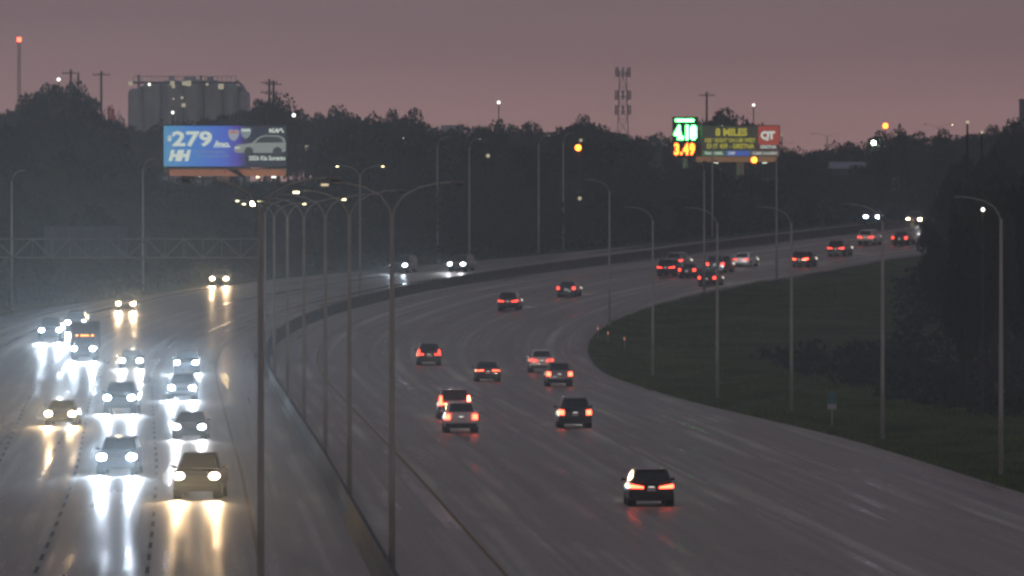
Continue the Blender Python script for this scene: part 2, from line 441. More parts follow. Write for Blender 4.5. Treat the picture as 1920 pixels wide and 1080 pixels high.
light_pole(675, 556, 'street light on the bend of the median with two small glowing lamps', lit=(1, 1))
RIGHT = [(1877, 890, 'street light on the right verge, nearest and rightmost of its row'), (1655, 815, 'street light on the right verge, second from the right edge'),
         (1484, 765, 'street light on the right verge left of the small white sign'), (1345, 740, 'street light on the right verge, fourth from the right edge'),
         (1224, 697, 'faint street light on the right verge above the near grass edge'), (1134, 612, 'dark street light at the tip of the grass where the road bends')]
for i, (px, py, lab) in enumerate(RIGHT):
    d = dist_at(py); x = X(px, d)
    if x < float(xr(d)) + .6: x = float(xr(d)) + .6
    light_pole(x=x, d=d, label=lab, sides=(-1,), lit=(0,), armscale=.8)
FAR = [(820, 486, (0, 0), 'street light beyond the road in the middle of the dark wood', 1), (880, 487, (3, 0), 'street light just right of the oncoming car with roof lamp', 1),
       (1056, 470, (0, 0), 'street light under the orange yard lamp', 1), (1118, 477, (3, 0), 'street light beyond the road below the cell tower', 1),
       (268, 548, (0, 0), 'street light beyond the road at the left above the gantry', 1), (22, 584, (0, 0), 'street light at the far left edge of the frame', 1),
       (1298, 552, (0, 0), 'street light at the bend below the price sign', 0), (1456, 527, (0, 0), 'street light beside the inside edge of the far bend', 0),
       (1345, 446, (3, 0), 'street light beyond the road under the yellow lettered billboard', 1)]
for px, py, lit, lab, side in FAR:
    d = dist_at(py); x = X(px, d)
    if side and x > float(xl(d)) - .8:
        x = float(xl(d)) - .8
    if not side: x = max(x, float(xr(d)) + .6)
    light_pole(x=x, d=d, label=lab, lit=lit[:1], sides=(1 if side else -1,), armscale=.45)
for px, d, ptop, lit, lab in [(1551, 1330, 250, (0, 3), 'far street light against the sky right of the billboard'), (1675, 1400, 246, (3, 3), 'far street light beside the orange lamp on the ridge'),
                         (1760, 1500, 233, (0, 1), 'farthest street light peeping over the right-hand trees'), (1455, 1290, 268, (0, 0), 'far street light behind the right end of the billboard')]:
    x = X(px, d); z = float(ground_z(x, d)); zt = Z(ptop, d)
    light_pole(x=x, d=d, z=z, label=lab, lit=lit, scale=(zt - z) / 12.9)

# ------------------------------------------------------------------ sign gantry over the oncoming side
def gantry():
    galv = mottle(principled('dark_gantry_steel', (.20, .20, .17), .7, 0), 2.5, .2)  # gantry steel, darker than the galvanised columns
    d = 822.0; zr = float(h(d))
    xa, xb = X(-46, d), X(487, d); zt, zb = Z(448, d), Z(483, d)
    t = empty('sign_gantry', (xb, d, zr), 0, 'lattice sign gantry spanning the oncoming carriageway, seen from behind', 'gantry')
    L = xb - xa
    for zz in (zb - zr, zt - zr):
        for yy in (-.6, .6):
            link('chord', MB().tube([(-L, yy, zz), (0, yy, zz)], .07, 6).mesh('chord', galv), t)
    n = 15
    for yy in (-.6, .6):
        for i in range(n):
            x0 = -L + L * i / n; x1 = -L + L * (i + 1) / n
            a, b = (zb, zt) if i % 2 == 0 else (zt, zb)
            link('brace', MB().tube([(x0, yy, a - zr), (x1, yy, b - zr)], .045, 6).mesh('brace', galv), t)
    for i in range(n + 1):
        x0 = -L + L * i / n
        link('strut', MB().tube([(x0, -.6, zb - zr), (x0, .6, zt - zr)], .035, 6).mesh('strut', galv), t)
    for x0 in (0, -L):
        for yy in (-.6, .6):
            link('post', MB().tube([(x0, yy, -.3), (x0, yy, zt - zr + .2)], .16, 10).mesh('post', galv, smooth=True), t)
    # sign panel seen from the back
    px0, px1 = X(82, d) - xb, X(238, d) - xb
    s = link('sign_panel', MB().box(px0, px1, .72, .78, Z(484, d) - zr, Z(424, d) - zr).mesh('sign_panel', mottle(principled('sign_back_aluminium', (.13, .14, .14), .7, .1), 1, .15), .02), t)
    for i in range(5):
        xx = px0 + (px1 - px0) * (i + .5) / 5
        link('stiffener', MB().box(xx - .04, xx + .04, .66, .717, Z(483, d) - zr, Z(425, d) - zr).mesh('stiffener', galv), s)
gantry()

# ------------------------------------------------------------------ vehicles
MC = {}
def cached(key, fn):
    if key not in MC: MC[key] = fn()
    return MC[key]
def loft_body(st, mat, name, bevel=.05):
    """st: list of (y, half width, z bottom, z top, half width at the top)"""
    mb = MB(); n = 8
    for (y, wd, zb, zt, wt) in st:
        zm = zb + (zt - zb) * .45
        mb.v += [(-wd * .86, y, zb), (wd * .86, y, zb), (wd, y, zb + .12), (wd, y, zm + .05), (wt, y, zt), (-wt, y, zt), (-wd, y, zm + .05), (-wd, y, zb + .12)]
    for i in range(len(st) - 1):
        for j in range(n):
            a = i * n + j; b = i * n + (j + 1) % n; mb.f.append((a, b, b + n, a + n))
    mb.f.append(tuple(range(n))); mb.f.append(tuple(range((len(st) - 1) * n, len(st) * n))[::-1])
    return mb.mesh(name, mat, bevel, True, 2)
SHAPES = {
 'suv': dict(L=4.65, W=1.88, H=1.70, belt=1.08, hood=1.00, rear=-2.28, rroof=-2.02, froof=.35, cowl=1.05, gap=.24, rw=.64, tail=(.80, .92, 1.02), head=.80, wr=.36, wb=(1.40, -1.36)),
 'sedan': dict(L=4.75, W=1.84, H=1.44, belt=.95, hood=.88, rear=-1.95, rroof=-1.10, froof=.25, cowl=1.15, gap=.19, rw=.58, tail=(.76, .74, .86), head=.66, wr=.33, wb=(1.45, -1.38)),
 'minivan': dict(L=5.0, W=1.96, H=1.76, belt=1.05, hood=.98, rear=-2.42, rroof=-2.25, froof=.65, cowl=1.55, gap=.2, rw=.70, tail=(.84, .9, 1.15), head=.78, wr=.35, wb=(1.55, -1.50)),
 'pickup': dict(L=5.7, W=2.0, H=1.90, belt=1.22, hood=1.15, rear=-.75, rroof=-.55, froof=.75, cowl=1.35, gap=.30, rw=.68, tail=(.90, 1.0, 1.1), head=.95, wr=.40, wb=(1.85, -1.80)),
}
def build_vehicle(kind, colour, head='off', tail='off', shape='bar', label='', group=None, loc=(0, 0, 0), rz=0.0, rails=False, markers=False, tilt=0.0, beam=None, brake=None, flash=False, box=False, cat=None, name=None):
    S = SHAPES[kind]; P = PAINTS[colour]; L2 = S['L'] / 2; W = S['W'] / 2; B = S['belt']; H = S['H']
    nm = name or {'suv': 'suv', 'sedan': 'sedan', 'minivan': 'minivan', 'pickup': 'pickup_truck'}[kind]
    t = empty(nm, loc, rz, label, cat or {'suv': 'car', 'sedan': 'car', 'minivan': 'van', 'pickup': 'pickup truck'}[kind], group)
    t.rotation_euler = (tilt, 0, rz)
    g = S['gap']; hood = S['hood']
    if kind == 'pickup':
        st = [(-L2, W * .93, g + .22, B - .12, W * .90), (-L2 + .06, W * .98, g + .1, B - .04, W * .95), (-1.0, W, g, B - .02, W * .95), (.9, W, g, B, W * .93), (1.5, W, g, hood + .04, W * .9), (2.45, W * .98, g, hood - .04, W * .85), (L2 - .08, W * .93, g + .08, hood - .16, W * .8), (L2, W * .86, g + .2, hood - .35, W * .76)]
    elif kind == 'sedan':
        st = [(-L2, W * .84, g + .24, B - .12, W * .72), (-L2 + .10, W * .93, g + .1, B - .03, W * .80), (-1.9, W * .98, g, B + .02, W * .86), (-.5, W, g, B, W * .90), (1.0, W, g, B - .02, W * .90), (1.7, W * .98, g, hood - .04, W * .84), (L2 - .15, W * .92, g + .06, hood - .18, W * .76), (L2, W * .80, g + .16, hood - .38, W * .66)]
    else:
        st = [(-L2, W * .86, g + .22, B - .18, W * .80), (-L2 + .07, W * .96, g + .1, B - .04, W * .88), (-1.8, W, g, B, W * .93), (0, W, g, B, W * .93), (1.05, W, g, B - .02, W * .92), (1.6, W * .99, g, hood - .02, W * .86), (L2 - .16, W * .94, g + .06, hood - .14, W * .80), (L2, W * .84, g + .18, hood - .36, W * .72)]
    body = link('body', cached((kind, colour, 'body'), lambda: loft_body(st, P, 'body')), t)
    rw = S['rw']; zb = B - .04; bw = W * .90
    def cab():
        mb = MB(); mb.hexa([(-bw, S['rear'], zb), (bw, S['rear'], zb), (bw, S['cowl'], zb), (-bw, S['cowl'], zb)], [(-rw, S['rroof'], H), (rw, S['rroof'], H), (rw, S['froof'], H), (-rw, S['froof'], H)])
        return mb.mesh('cabin', P, .06, True, 3)
    cabin = link('cabin', cached((kind, colour, 'cab'), cab), t)
    def quad_on(y0, y1, fx0, fx1, z0f, z1f, out, nm_):
        def at(f):
            z = zb + (H - zb) * f; k = f; return bw + (rw - bw) * k, y0 + (y1 - y0) * k, z
        w0, ya, za = at(z0f); w1, yb, zc = at(z1f)
        mb = MB(); s_ = out
        mb.hexa([(-w0 * fx0, ya, za), (w0 * fx0, ya, za), (w0 * fx0, ya + s_, za), (-w0 * fx0, ya + s_, za)], [(-w1 * fx1, yb, zc), (w1 * fx1, yb, zc), (w1 * fx1, yb + s_, zc), (-w1 * fx1, yb + s_, zc)])
        return mb.mesh(nm_, glass, .008)
    link('windscreen', cached((kind, 'ws'), lambda: quad_on(S['cowl'], S['froof'], .92, .90, .12, .90, .02, 'windscreen')), cabin)
    link('rear_window', cached((kind, 'rwn'), lambda: quad_on(S['rear'], S['rroof'], .86, .86, .18, .86, -.02, 'rear_window')), cabin)
    def side(sgn, f0, f1):
        mb = MB()
        def pt(fy, fz, out):
            wd = bw + (rw - bw) * fz; ya = S['rear'] + (S['rroof'] - S['rear']) * fz; yb = S['cowl'] + (S['froof'] - S['cowl']) * fz
            return (sgn * (wd + out), ya + (yb - ya) * fy, zb + (H - zb) * fz)
        mb.hexa([pt(f0, .14, -.02), pt(f1, .14, -.02), pt(f1, .14, .015), pt(f0, .14, .015)], [pt(f0, .86, -.02), pt(f1, .86, -.02), pt(f1, .86, .015), pt(f0, .86, .015)])
        return mb.mesh('side_window', glass)
    for sg in (-1, 1):
        for a, b in (((.07, .36), (.38, .64), (.66, .92)) if kind != 'pickup' else ((.10, .5), (.53, .92))):
            link('side_window', cached((kind, 'sw', sg, a), lambda: side(sg, a, b)), cabin)
    # wheels
    for wy in S['wb']:
        for sg in (-1, 1):
            r = S['wr']
            wm = cached((kind, 'wheel', sg), lambda: MB().tube([(sg * (W - .24), 0, 0), (sg * (W - .20), 0, 0), (sg * (W - .02), 0, 0), (sg * (W + .012), 0, 0)], [r * .93, r, r, r * .93], 20).mesh('wheel', tyre_m))
            wh = link('wheel', wm, t, (0, wy, r))
            link('rim', cached((kind, 'rim', sg), lambda: MB().tube([(sg * (W - .1), 0, 0), (sg * (W + .018), 0, 0)], [r * .6, r * .66], 14).mesh('rim', rim_m)), wh)
            link('wheel_arch', cached((kind, 'arch', sg), lambda: MB().tube([(sg * (W - .35), 0, 0), (sg * (W + .004), 0, 0)], r * 1.14, 20).mesh('wheel_arch', black)), t, (0, wy, r))
    # bumpers, grille, plate
    link('rear_bumper', cached((kind, 'rb'), lambda: MB().box(-W * .90, W * .90, -L2 - .05, -L2 + .12, g + .04, g + .30).mesh('rear_bumper', black, .03)), t)
    link('front_bumper', cached((kind, 'fb'), lambda: MB().box(-W * .86, W * .86, L2 - .12, L2 + .04, g + .02, g + .22).mesh('front_bumper', black, .03)), t)
    hz = S['head']
    link('grille', cached((kind, 'gr'), lambda: MB().box(-W * .46, W * .46, L2 - .08, L2 + .012, hz - .20, hz + .05).mesh('grille', black, .02)), t)
    pz = S['tail'][0] - .02 if kind != 'sedan' else .66
    link('number_plate', cached((kind, 'np'), lambda: MB().box(-.17, .17, -L2 - .03, -L2 + .05, pz - .08, pz + .09).mesh('number_plate', plate_m, .006)), t)
    if tail != 'off': link('plate_lamp', cached(('plamp', kind), lambda: MB().box(-.12, .12, -L2 - .04, -L2 - .01, pz + .10, pz + .125).mesh('plate_lamp', emis('plate_lamp', (1, .95, .85), 1.5))), t)
    for sg in (-1, 1):
        link('mirror', cached((kind, colour, 'mir', sg), lambda: MB().hexa([(sg * W * .93, S['cowl'] - .35, B + .0), (sg * (W + .16), S['cowl'] - .35, B + .02), (sg * (W + .16), S['cowl'] - .22, B + .02), (sg * W * .93, S['cowl'] - .22, B)], [(sg * W * .93, S['cowl'] - .35, B + .12), (sg * (W + .15), S['cowl'] - .35, B + .16), (sg * (W + .15), S['cowl'] - .22, B + .15), (sg * W * .93, S['cowl'] - .22, B + .11)]).mesh('mirror', P, .02)), t)
        # headlamp
        hm = HEADS[head]
        def hl():
            cx = sg * W * .74; mb = MB(); n = 14
            E = [(cx + .215 * math.cos(2 * math.pi * i / n), hz + .01 + .15 * math.sin(2 * math.pi * i / n)) for i in range(n)]
            mb.v = [(x, L2 - .30, z) for x, z in E] + [(x, L2 + .035 - .10 * max(0, sg * (x - cx)) / .215, z) for x, z in E]
            mb.f = [tuple(range(n)), tuple(range(2 * n - 1, n - 1, -1))] + [(i, i + n, (i + 1) % n + n, (i + 1) % n) for i in range(n)]
            return mb.mesh('headlight', hm)
        link('headlight', cached((kind, 'hl', head, sg), hl), t)
        # tail lamp
        tm_ = tail
        if brake and sg == brake[0]: tm_ = brake[1]
        def tl():
            z0, z1, z2 = S['tail']
            if shape == 'bar':
                return MB().hexa([(sg * W * .34, -L2 - .045, z0 + .02), (sg * W * .92, -L2 - .02, z0 + .03), (sg * W * .985, -L2 + .32, z0 + .06), (sg * W * .34, -L2 + .1, z0)],
                                 [(sg * W * .34, -L2 - .045, z0 + .11), (sg * W * .92, -L2 - .01, z1 + .10), (sg * W * .97, -L2 + .32, z1 + .08), (sg * W * .34, -L2 + .1, z0 + .1)]).mesh('tail_light', TAILS[tm_], .012)
            if shape == 'tall':
                mb = MB().hexa([(sg * W * .74, -L2 - .04, z0 - .02), (sg * W * .95, -L2 - .01, z0 - .02), (sg * W * .98, -L2 + .2, z0), (sg * W * .74, -L2 + .1, z0)], [(sg * W * .76, -L2 + .05, z2 + .22), (sg * W * .88, -L2 + .06, z2 + .22), (sg * W * .90, -L2 + .2, z2 + .2), (sg * W * .76, -L2 + .2, z2 + .2)])
                mb.box(min(sg * W * .45, sg * W * .73), max(sg * W * .45, sg * W * .73), -L2 - .035, -L2 + .05, z0, z0 + .12)
                return mb.mesh('tail_light', TAILS[tm_])
            return MB().hexa([(sg * W * .66, -L2 - .035, z0 - .06), (sg * W * .94, -L2 - .01, z0 - .05), (sg * W * .98, -L2 + .18, z0 - .05), (sg * W * .66, -L2 + .1, z0 - .05)],
                             [(sg * W * .66, -L2 - .035, z0 + .22), (sg * W * .93, -L2 + .0, z0 + .24), (sg * W * .96, -L2 + .18, z0 + .24), (sg * W * .66, -L2 + .1, z0 + .2)]).mesh('tail_light', TAILS[tm_], .012)
        link('tail_light', cached((kind, 'tl', tm_, shape, sg), tl), t)
    if rails:
        for sg in (-1, 1):
            link('roof_rail', cached((kind, 'rail', sg), lambda: MB().tube([(sg * (rw - .05), S['rroof'] + .15, H - .01), (sg * (rw - .05), S['rroof'] + .3, H + .06), (sg * (rw - .05), S['froof'] - .3, H + .06), (sg * (rw - .05), S['froof'] - .1, H - .01)], .02, 6).mesh('roof_rail', chrome)), t)
    if kind in ('suv', 'minivan'):
        link('spoiler', cached((kind, colour, 'spo'), lambda: MB().box(-rw * .95, rw * .95, S['rroof'] - .16, S['rroof'] + .10, H - .06, H - .01).mesh('spoiler', P, .015)), t)
    if markers:
        for i, xx in enumerate((-.62, -.22, 0, .22, .62)):
            link('marker_lamp', cached('mk', lambda: MB().box(-.07, .07, -.05, .05, 0, .09).mesh('marker_lamp', amber, .01)), t, (xx, S['froof'] - .15, H + .0))
    if flash:
        link('indicator', cached((kind, 'ind'), lambda: MB().box(W * .58, W * .78, -L2 - .06, -L2 - .02, g + .18, g + .34).mesh('indicator', indicator, .01)), t)
    if box:
        zt = 3.0
        bx = link('cargo_box', MB().box(-1.1, 1.1, -3.1, .55, .85, zt).mesh('cargo_box', PAINTS['grey'], .03), t)
        link('box_door', MB().box(-1.0, 1.0, -3.13, -3.095, .95, zt - .1).mesh('box_door', PAINTS['silver'], .01), bx)
    if beam:
        e, col = beam
        for sg in (-1, 1):
            ld = bpy.data.lights.new('headlight_beam', 'SPOT'); ld.energy = e; ld.color = col; ld.spot_size = R(34); ld.spot_blend = .9; ld.shadow_soft_size = .09
            lo = bpy.data.objects.new('headlight_beam', ld); COL.objects.link(lo); lo.parent = t
            lo.location = (sg * W * .74, L2 + .08, hz); lo.rotation_euler = (R(90 - 2.2), 0, 0)
    return t

COOL = (.70, .84, 1.0); WARM = (1, .68, .36); WHT = (.92, .96, 1.0)
def road_tilt(d, away):
    s = math.atan(float(h(d + 3) - h(d - 3)) / 6); return s if away else -s
def away(kind, colour, px, py, label, rz=None, **k):
    x, d = G(px, py); hd = heading(d) if rz is None else rz
    dd = d + 2.3
    k.setdefault('tail', 'tail'); k.setdefault('beam', (1100, (1, .86, .66) if colour in ('black', 'maroon', 'silver') else (.9, .95, 1))); k.setdefault('head', 'low')
    return build_vehicle(kind, colour, label=label, loc=(x, dd, float(h(dd))), rz=-hd, tilt=road_tilt(dd, True), group='vehicles driving away', **k)
def toward(kind, colour, px, py, label, power, col, rz=None, **k):
    x, d = G(px, py); hd = heading(d) if rz is None else rz
    dd = d + 2.3
    return build_vehicle(kind, colour, label=label, loc=(x, dd, float(h(dd))), rz=math.pi - hd, tilt=road_tilt(dd, False), beam=(power, col), group='oncoming vehicles', **k)

near = away('suv', 'black', 1218, 950, 'black SUV with hooked red tail lights, nearest of the cars driving away', shape='bar', tail='brake'); near.scale = (1, 1, .90)
away('suv', 'white', 862, 812, 'white SUV driving away directly behind a dark van', shape='square', tail='brake')
away('minivan', 'maroon', 850, 786, 'dark minivan with glaring right brake light ahead of the white SUV', shape='tall', tail='brake', brake=(1, 'flare'))
away('suv', 'navy', 1076, 803, 'dark blue SUV driving away alone, right of the white SUV', shape='square', tail='brake', rails=True)
away('suv', 'white', 1014, 698, 'white SUV with a blinking amber indicator, half behind a silver SUV', shape='bar', flash=True)
away('suv', 'silver', 1047, 725, 'silver SUV with square brake lights overlapping the indicating white SUV', shape='square', tail='brake', rails=True)
away('sedan', 'black', 913, 716, 'black saloon with wedge tail lights left of the silver SUV', shape='bar', tail='brake')
away('suv', 'black', 803, 685, 'black SUV with tall L-shaped tail lights, leftmost of the cars driving away', shape='tall')
away('suv', 'charcoal', 957, 583, 'dark SUV entering the bend with two broad red lights', shape='bar')
away('sedan', 'black', 1068, 557, 'small dark saloon on the bend, ahead of the lone SUV', shape='square')
away('suv', 'navy', 1258, 518, 'dark SUV at the left of the cluster of cars on the bend', shape='bar')
away('suv', 'silver', 1274, 505, 'silver SUV braking at the back of the cluster on the bend', shape='bar', brake=(-1, 'brake'))
away('sedan', 'charcoal', 1298, 522, 'grey saloon in the middle of the cluster on the bend', shape='square')
away('sedan', 'black', 1334, 537, 'black saloon nearest the grass in the cluster on the bend', shape='square')
away('minivan', 'charcoal', 1352, 512, 'dark van at the right of the cluster on the bend', shape='square')
away('sedan', 'white', 1399, 501, 'white saloon whose pale boot stands out on the far bend', shape='bar')
away('suv', 'maroon', 1509, 502, 'dark red car alone on the far bend with wide tail lights', shape='bar', tail='brake')
away('suv', 'black', 1577, 481, 'black SUV with a sunroof glint climbing the far bend', shape='bar')
away('suv', 'white', 1633, 460, 'pale SUV just below the far oncoming headlights', shape='bar')
away('sedan', 'black', 1697, 460, 'dark car at the top of the bend, nearly hidden by the hill', shape='square')

P = 5000
toward('pickup', 'navy', 1636, 421, 'oncoming pickup with bright bluish headlights at the top of the bend', 900, COOL, head='cool', rz=.04)
toward('suv', 'grey', 1716, 424, 'farthest oncoming car, headlights breaking past the hillside', 900, WHT, head='warm', rz=.06)
toward('suv', 'grey', 866, 510, 'oncoming SUV on the far side of the bend beside a street light', P * .5, WHT, head='dim')
toward('suv', 'navy', 757, 512, 'dark oncoming SUV seen part side-on behind the nearest median light', P * .4, COOL, head='dim')
toward('sedan', 'silver', 413, 535, 'oncoming car with warm headlights just under the gantry', P * .8, WARM, head='warm', rz=.05)
toward('sedan', 'charcoal', 235, 583, 'oncoming car with warm headlights, alone on the outer bend', P, WARM, head='warm', rz=-.02)
toward('pickup', 'black', 95, 640, 'oncoming pickup with high bluish headlights at the far left', P * 1.3, COOL, head='cool', rz=0)
toward('suv', 'charcoal', 142, 622, 'oncoming car half hidden between the pickup and the lorry', P, COOL, head='cool', rz=0)
toward('pickup', 'grey', 157, 676, 'oncoming box lorry with a row of amber lamps on its cab', P * 1.4, COOL, head='cool', markers=True, rz=0, box=True, cat='lorry', name='box_lorry')
toward('sedan', 'charcoal', 245, 692, 'oncoming car between the lorry and the pair in the inner lane', P * 1.2, WHT, head='white', rz=.0)
toward('suv', 'navy', 349, 700, 'dark blue oncoming SUV right behind the silver car, inner lane', P * 1.5, COOL, head='cool', rz=.0)
toward('suv', 'silver', 341, 750, 'silver oncoming SUV lit up by the car behind it', P * 1.5, COOL, head='white', rz=.0)
toward('pickup', 'charcoal', 226, 775, 'grey oncoming pickup in the middle lane ahead of the dark blue SUV', P * 1.5, COOL, head='cool', rz=.02)
toward('sedan', 'charcoal', 115, 798, 'oncoming car with warm round headlights in the leftmost lane', P, WARM, head='warm', rz=.03)
toward('sedan', 'black', 356, 824, 'black oncoming saloon with narrow oval headlights', P * .5, WHT, head='dim', rz=.02)
toward('suv', 'navy', 221, 890, 'dark blue oncoming SUV, nearest in the middle lane', P * 1.5, COOL, head='cool', rz=.03)
toward('pickup', 'black', 373, 935, 'black oncoming pickup with warm lights, nearest of all oncoming', P * .7, WARM, head='warm', rz=.03)

# ------------------------------------------------------------------ small roadside things
def small_sign():
    d = 555.0; x = X(1560, d); z = float(ground_z(x, d))
    t = empty('route_marker', (x, d, z), 0, 'small pale route marker sign on a post in the right-hand grass', 'sign')
    link('post', MB().tube([(0, 0, -.2), (0, 0, 2.2)], .035, 6).mesh('post', galv), t)
    link('sign_plate', MB().box(-.26, .26, -.05, -.03, 1.45, 2.1).mesh('sign_plate', principled('sign_teal', (.10, .26, .25), .5), .02), t)
    link('tab_plate', MB().box(-.26, .26, -.05, -.03, 1.12, 1.42).mesh('tab_plate', principled('sign_white', (.6, .6, .55), .5), .02), t)
small_sign()
for px, py, lab in [(1121, 628, 'left of three reflector posts at the tip of the grass'), (1140, 634, 'middle of three reflector posts at the tip of the grass'), (1171, 640, 'right of three reflector posts at the tip of the grass')]:
    x, d = G(px, py + 8); z = float(ground_z(x, d))
    t = empty('delineator_post', (x, d, z), 0, lab, 'reflector post', 'reflector posts on the grass tip')
    link('post', MB().box(-.05, .05, -.02, .02, -.2, 1.1).mesh('post', principled('flexible_post', (.3, .28, .25), .6), .005), t)
    link('reflector', MB().box(-.06, .06, -.035, -.022, .82, 1.06).mesh('reflector', emis('reflector_glint', (1, .35, .22), .45, (.6, .2, .1)), .005), t)

# ------------------------------------------------------------------ billboards
def text_mesh(body, size, bold=0.0, shear=0.0, spacing=1.0, align='LEFT', mat=None, depth=.01, xs=1.0):
    cu = bpy.data.curves.new('lettering', 'FONT'); cu.body = body; cu.size = size; cu.offset = bold; cu.shear = shear
    cu.space_character = spacing; cu.align_x = align; cu.extrude = depth; cu.resolution_u = 3
    o = bpy.data.objects.new('tmp_text', cu); COL.objects.link(o)
    dg = bpy.context.evaluated_depsgraph_get(); me = bpy.data.meshes.new_from_object(o.evaluated_get(dg))
    bpy.data.objects.remove(o)
    me.transform(Matrix.Rotation(R(90), 4, 'X')); me.transform(Matrix.Diagonal((xs, 1, 1, 1)))
    me.materials.clear(); me.materials.append(mat); me.name = 'lettering'
    return me
def lettering(parent, body, x, z, size, mat, y=-.06, **k):
    return link('lettering', text_mesh(body, size, mat=mat, **k), parent, (x, y, z))
def fit_text(parent, body, x, z, wd, ht, mat, y=-.06, bold=.02, shear=0.0, spacing=1.0):
    me = text_mesh(body, 1.0, bold=bold, shear=shear, spacing=spacing, mat=mat)
    c = np.zeros(len(me.vertices) * 3); me.vertices.foreach_get('co', c); c = c.reshape(-1, 3)
    c[:, 0] = (c[:, 0] - c[:, 0].min()) / np.ptp(c[:, 0]) * wd; c[:, 2] = (c[:, 2] - c[:, 2].min()) / np.ptp(c[:, 2]) * ht
    me.vertices.foreach_set('co', c.ravel()); me.update()
    return link('lettering', me, parent, (x, y, z))
def grad_emit(name, stops, axis='X', lo=0, hi=1, strength=1.0):
    m = bpy.data.materials.new(name); m.use_nodes = True; nt = m.node_tree; b = nt.nodes['Principled BSDF']
    t = nt.nodes.new('ShaderNodeTexCoord'); s = nt.nodes.new('ShaderNodeSeparateXYZ'); nt.links.new(t.outputs['Object'], s.inputs[0])
    r = nt.nodes.new('ShaderNodeMapRange'); r.inputs[1].default_value = lo; r.inputs[2].default_value = hi; nt.links.new(s.outputs[axis], r.inputs[0])
    c = nt.nodes.new('ShaderNodeValToRGB'); e = c.color_ramp.elements; e[0].position = stops[0][0]; e[0].color = (*stops[0][1], 1); e[1].position = stops[-1][0]; e[1].color = (*stops[-1][1], 1)
    for p, col in stops[1:-1]: q = e.new(p); q.color = (*col, 1)
    nt.links.new(r.outputs[0], c.inputs[0]); nt.links.new(c.outputs[0], b.inputs['Emission Color']); b.inputs['Emission Strength'].default_value = strength * 1.25
    b.inputs['Base Color'].default_value = (.05, .05, .05, 1); b.inputs['Roughness'].default_value = .5
    return m
def flat(parent, name, pts, y, mat, th=.02):
    return link(name, MB().poly(pts, y, y - th).mesh(name, mat), parent)
wht_p = emis('screen_white', (.66, .74, .66), 1.0); wht_dim = emis('screen_grey', (.22, .28, .30), 1.0)
def billboard_left():
    d = 1140.0; x0, x1 = X(307, d), X(537, d); zt, zb = Z(236, d), Z(312, d); g = float(ground_z((x0 + x1) / 2, d))
    Wd = x1 - x0; Hh = zt - zb
    t = empty('billboard', (x0, d, g), 0, 'digital billboard with a blue car advert above the trees at left', 'billboard'); b0 = zb - g
    link('housing', MB().box(-.12, Wd + .12, .02, .9, b0 - .1, b0 + Hh + .12).mesh('housing', black, .03), t)
    scr = link('screen', MB().box(0, Wd, -.04, .018, b0, b0 + Hh).mesh('screen', grad_emit('screen_gradient', [(0, (.07, .24, .42)), (.22, (.05, .18, .48)), (.5, (.055, .11, .46)), (.6, (.07, .05, .30)), (.68, (.022, .026, .045)), (1, (.018, .024, .032))], 'X', 0, Wd, 1.0)), t)
    fit_text(t, '$', .45, b0 + 2.95, .5, .75, wht_p, bold=.04)
    fit_text(t, '279', 1.0, b0 + 2.34, 4.75, 1.85, wht_p, bold=.035, spacing=1.02)
    fit_text(t, '/mo.', 5.9, b0 + 2.25, 2.0, .8, wht_p, bold=.05, shear=.15, spacing=.95)
    fit_text(t, 'HH', .55, b0 + .62, 2.7, 1.35, wht_p, bold=.08, shear=.25, spacing=.95)
    fit_text(t, '$3,279 due at signing', 3.7, b0 + 1.55, 3.6, .36, wht_dim, bold=.01)
    fit_text(t, '36 mo. 10k mi/yr. NEW', 3.7, b0 + 1.02, 4.1, .32, wht_dim, bold=.01)
    fit_text(t, '2026 Kia Sorento', 10.1, b0 + .72, 4.35, .56, wht_p, bold=.03)
    # maker's mark drawn as joined strokes
    kx, kz = Wd - 1.95, b0 + 4.0
    def stroke(a, b, wd=.17):
        a = Vector(a); b = Vector(b); n_ = Vector((-(b - a).y, (b - a).x)).normalized() * wd / 2
        return [(a.x - n_.x, a.y - n_.y), (b.x - n_.x, b.y - n_.y), (b.x + n_.x, b.y + n_.y), (a.x + n_.x, a.y + n_.y)]
    mb = MB()
    for q in (((0, 0), (0, .5)), ((0, .1), (.45, .5)), ((.18, .25), (.45, 0)), ((.45, 0), (.85, .5)), ((.85, .5), (.85, 0)), ((.85, 0), (1.3, .5)), ((1.3, .5), (1.6, 0))):
        mb.poly([(kx + p[0], kz + p[1]) for p in stroke(*q)], -.06, -.08 - .002 * len(mb.v) / 8)
    link('logo', mb.mesh('logo', wht_p), t)
    # two road shields
    def shield(cx, cz, r, m1, m2):
        out = [(cx - r, cz + r * .8), (cx - r * .5, cz + r), (cx, cz + r * .85), (cx + r * .5, cz + r), (cx + r, cz + r * .8), (cx + r * .95, cz), (cx + r * .6, cz - r * .7), (cx, cz - r * 1.1), (cx - r * .6, cz - r * .7), (cx - r * .95, cz)]
        sh = flat(t, 'road_shield', out, -.05, m1)
        flat(sh, 'shield_top', [(cx - r * .8, cz + r * .35), (cx + r * .8, cz + r * .35), (cx + r * .78, cz + r * .7), (cx - r * .78, cz + r * .7)], -.075, m2)
        return sh
    shield(8.3, b0 + 3.72, .66, emis('shield_pale', (.32, .36, .42), 1), emis('shield_red', (.5, .14, .10), 1))
    shield(9.75, b0 + 3.95, .64, wht_dim, wht_p)
    # picture of a pale car on the screen
    s = 1.0; ox, oz = 8.35, b0 + 1.35
    bod = [(0, .55), (.15, .3), (.9, .25), (5.6, .25), (6.15, .45), (6.2, 1.4), (5.95, 2.05), (5.3, 2.32), (3.6, 2.35), (2.9, 2.1), (2.05, 1.4), (.5, 1.25), (.05, 1.0)]
    bod = [(min(ox + p[0], Wd - .05), oz + p[1]) for p in bod]
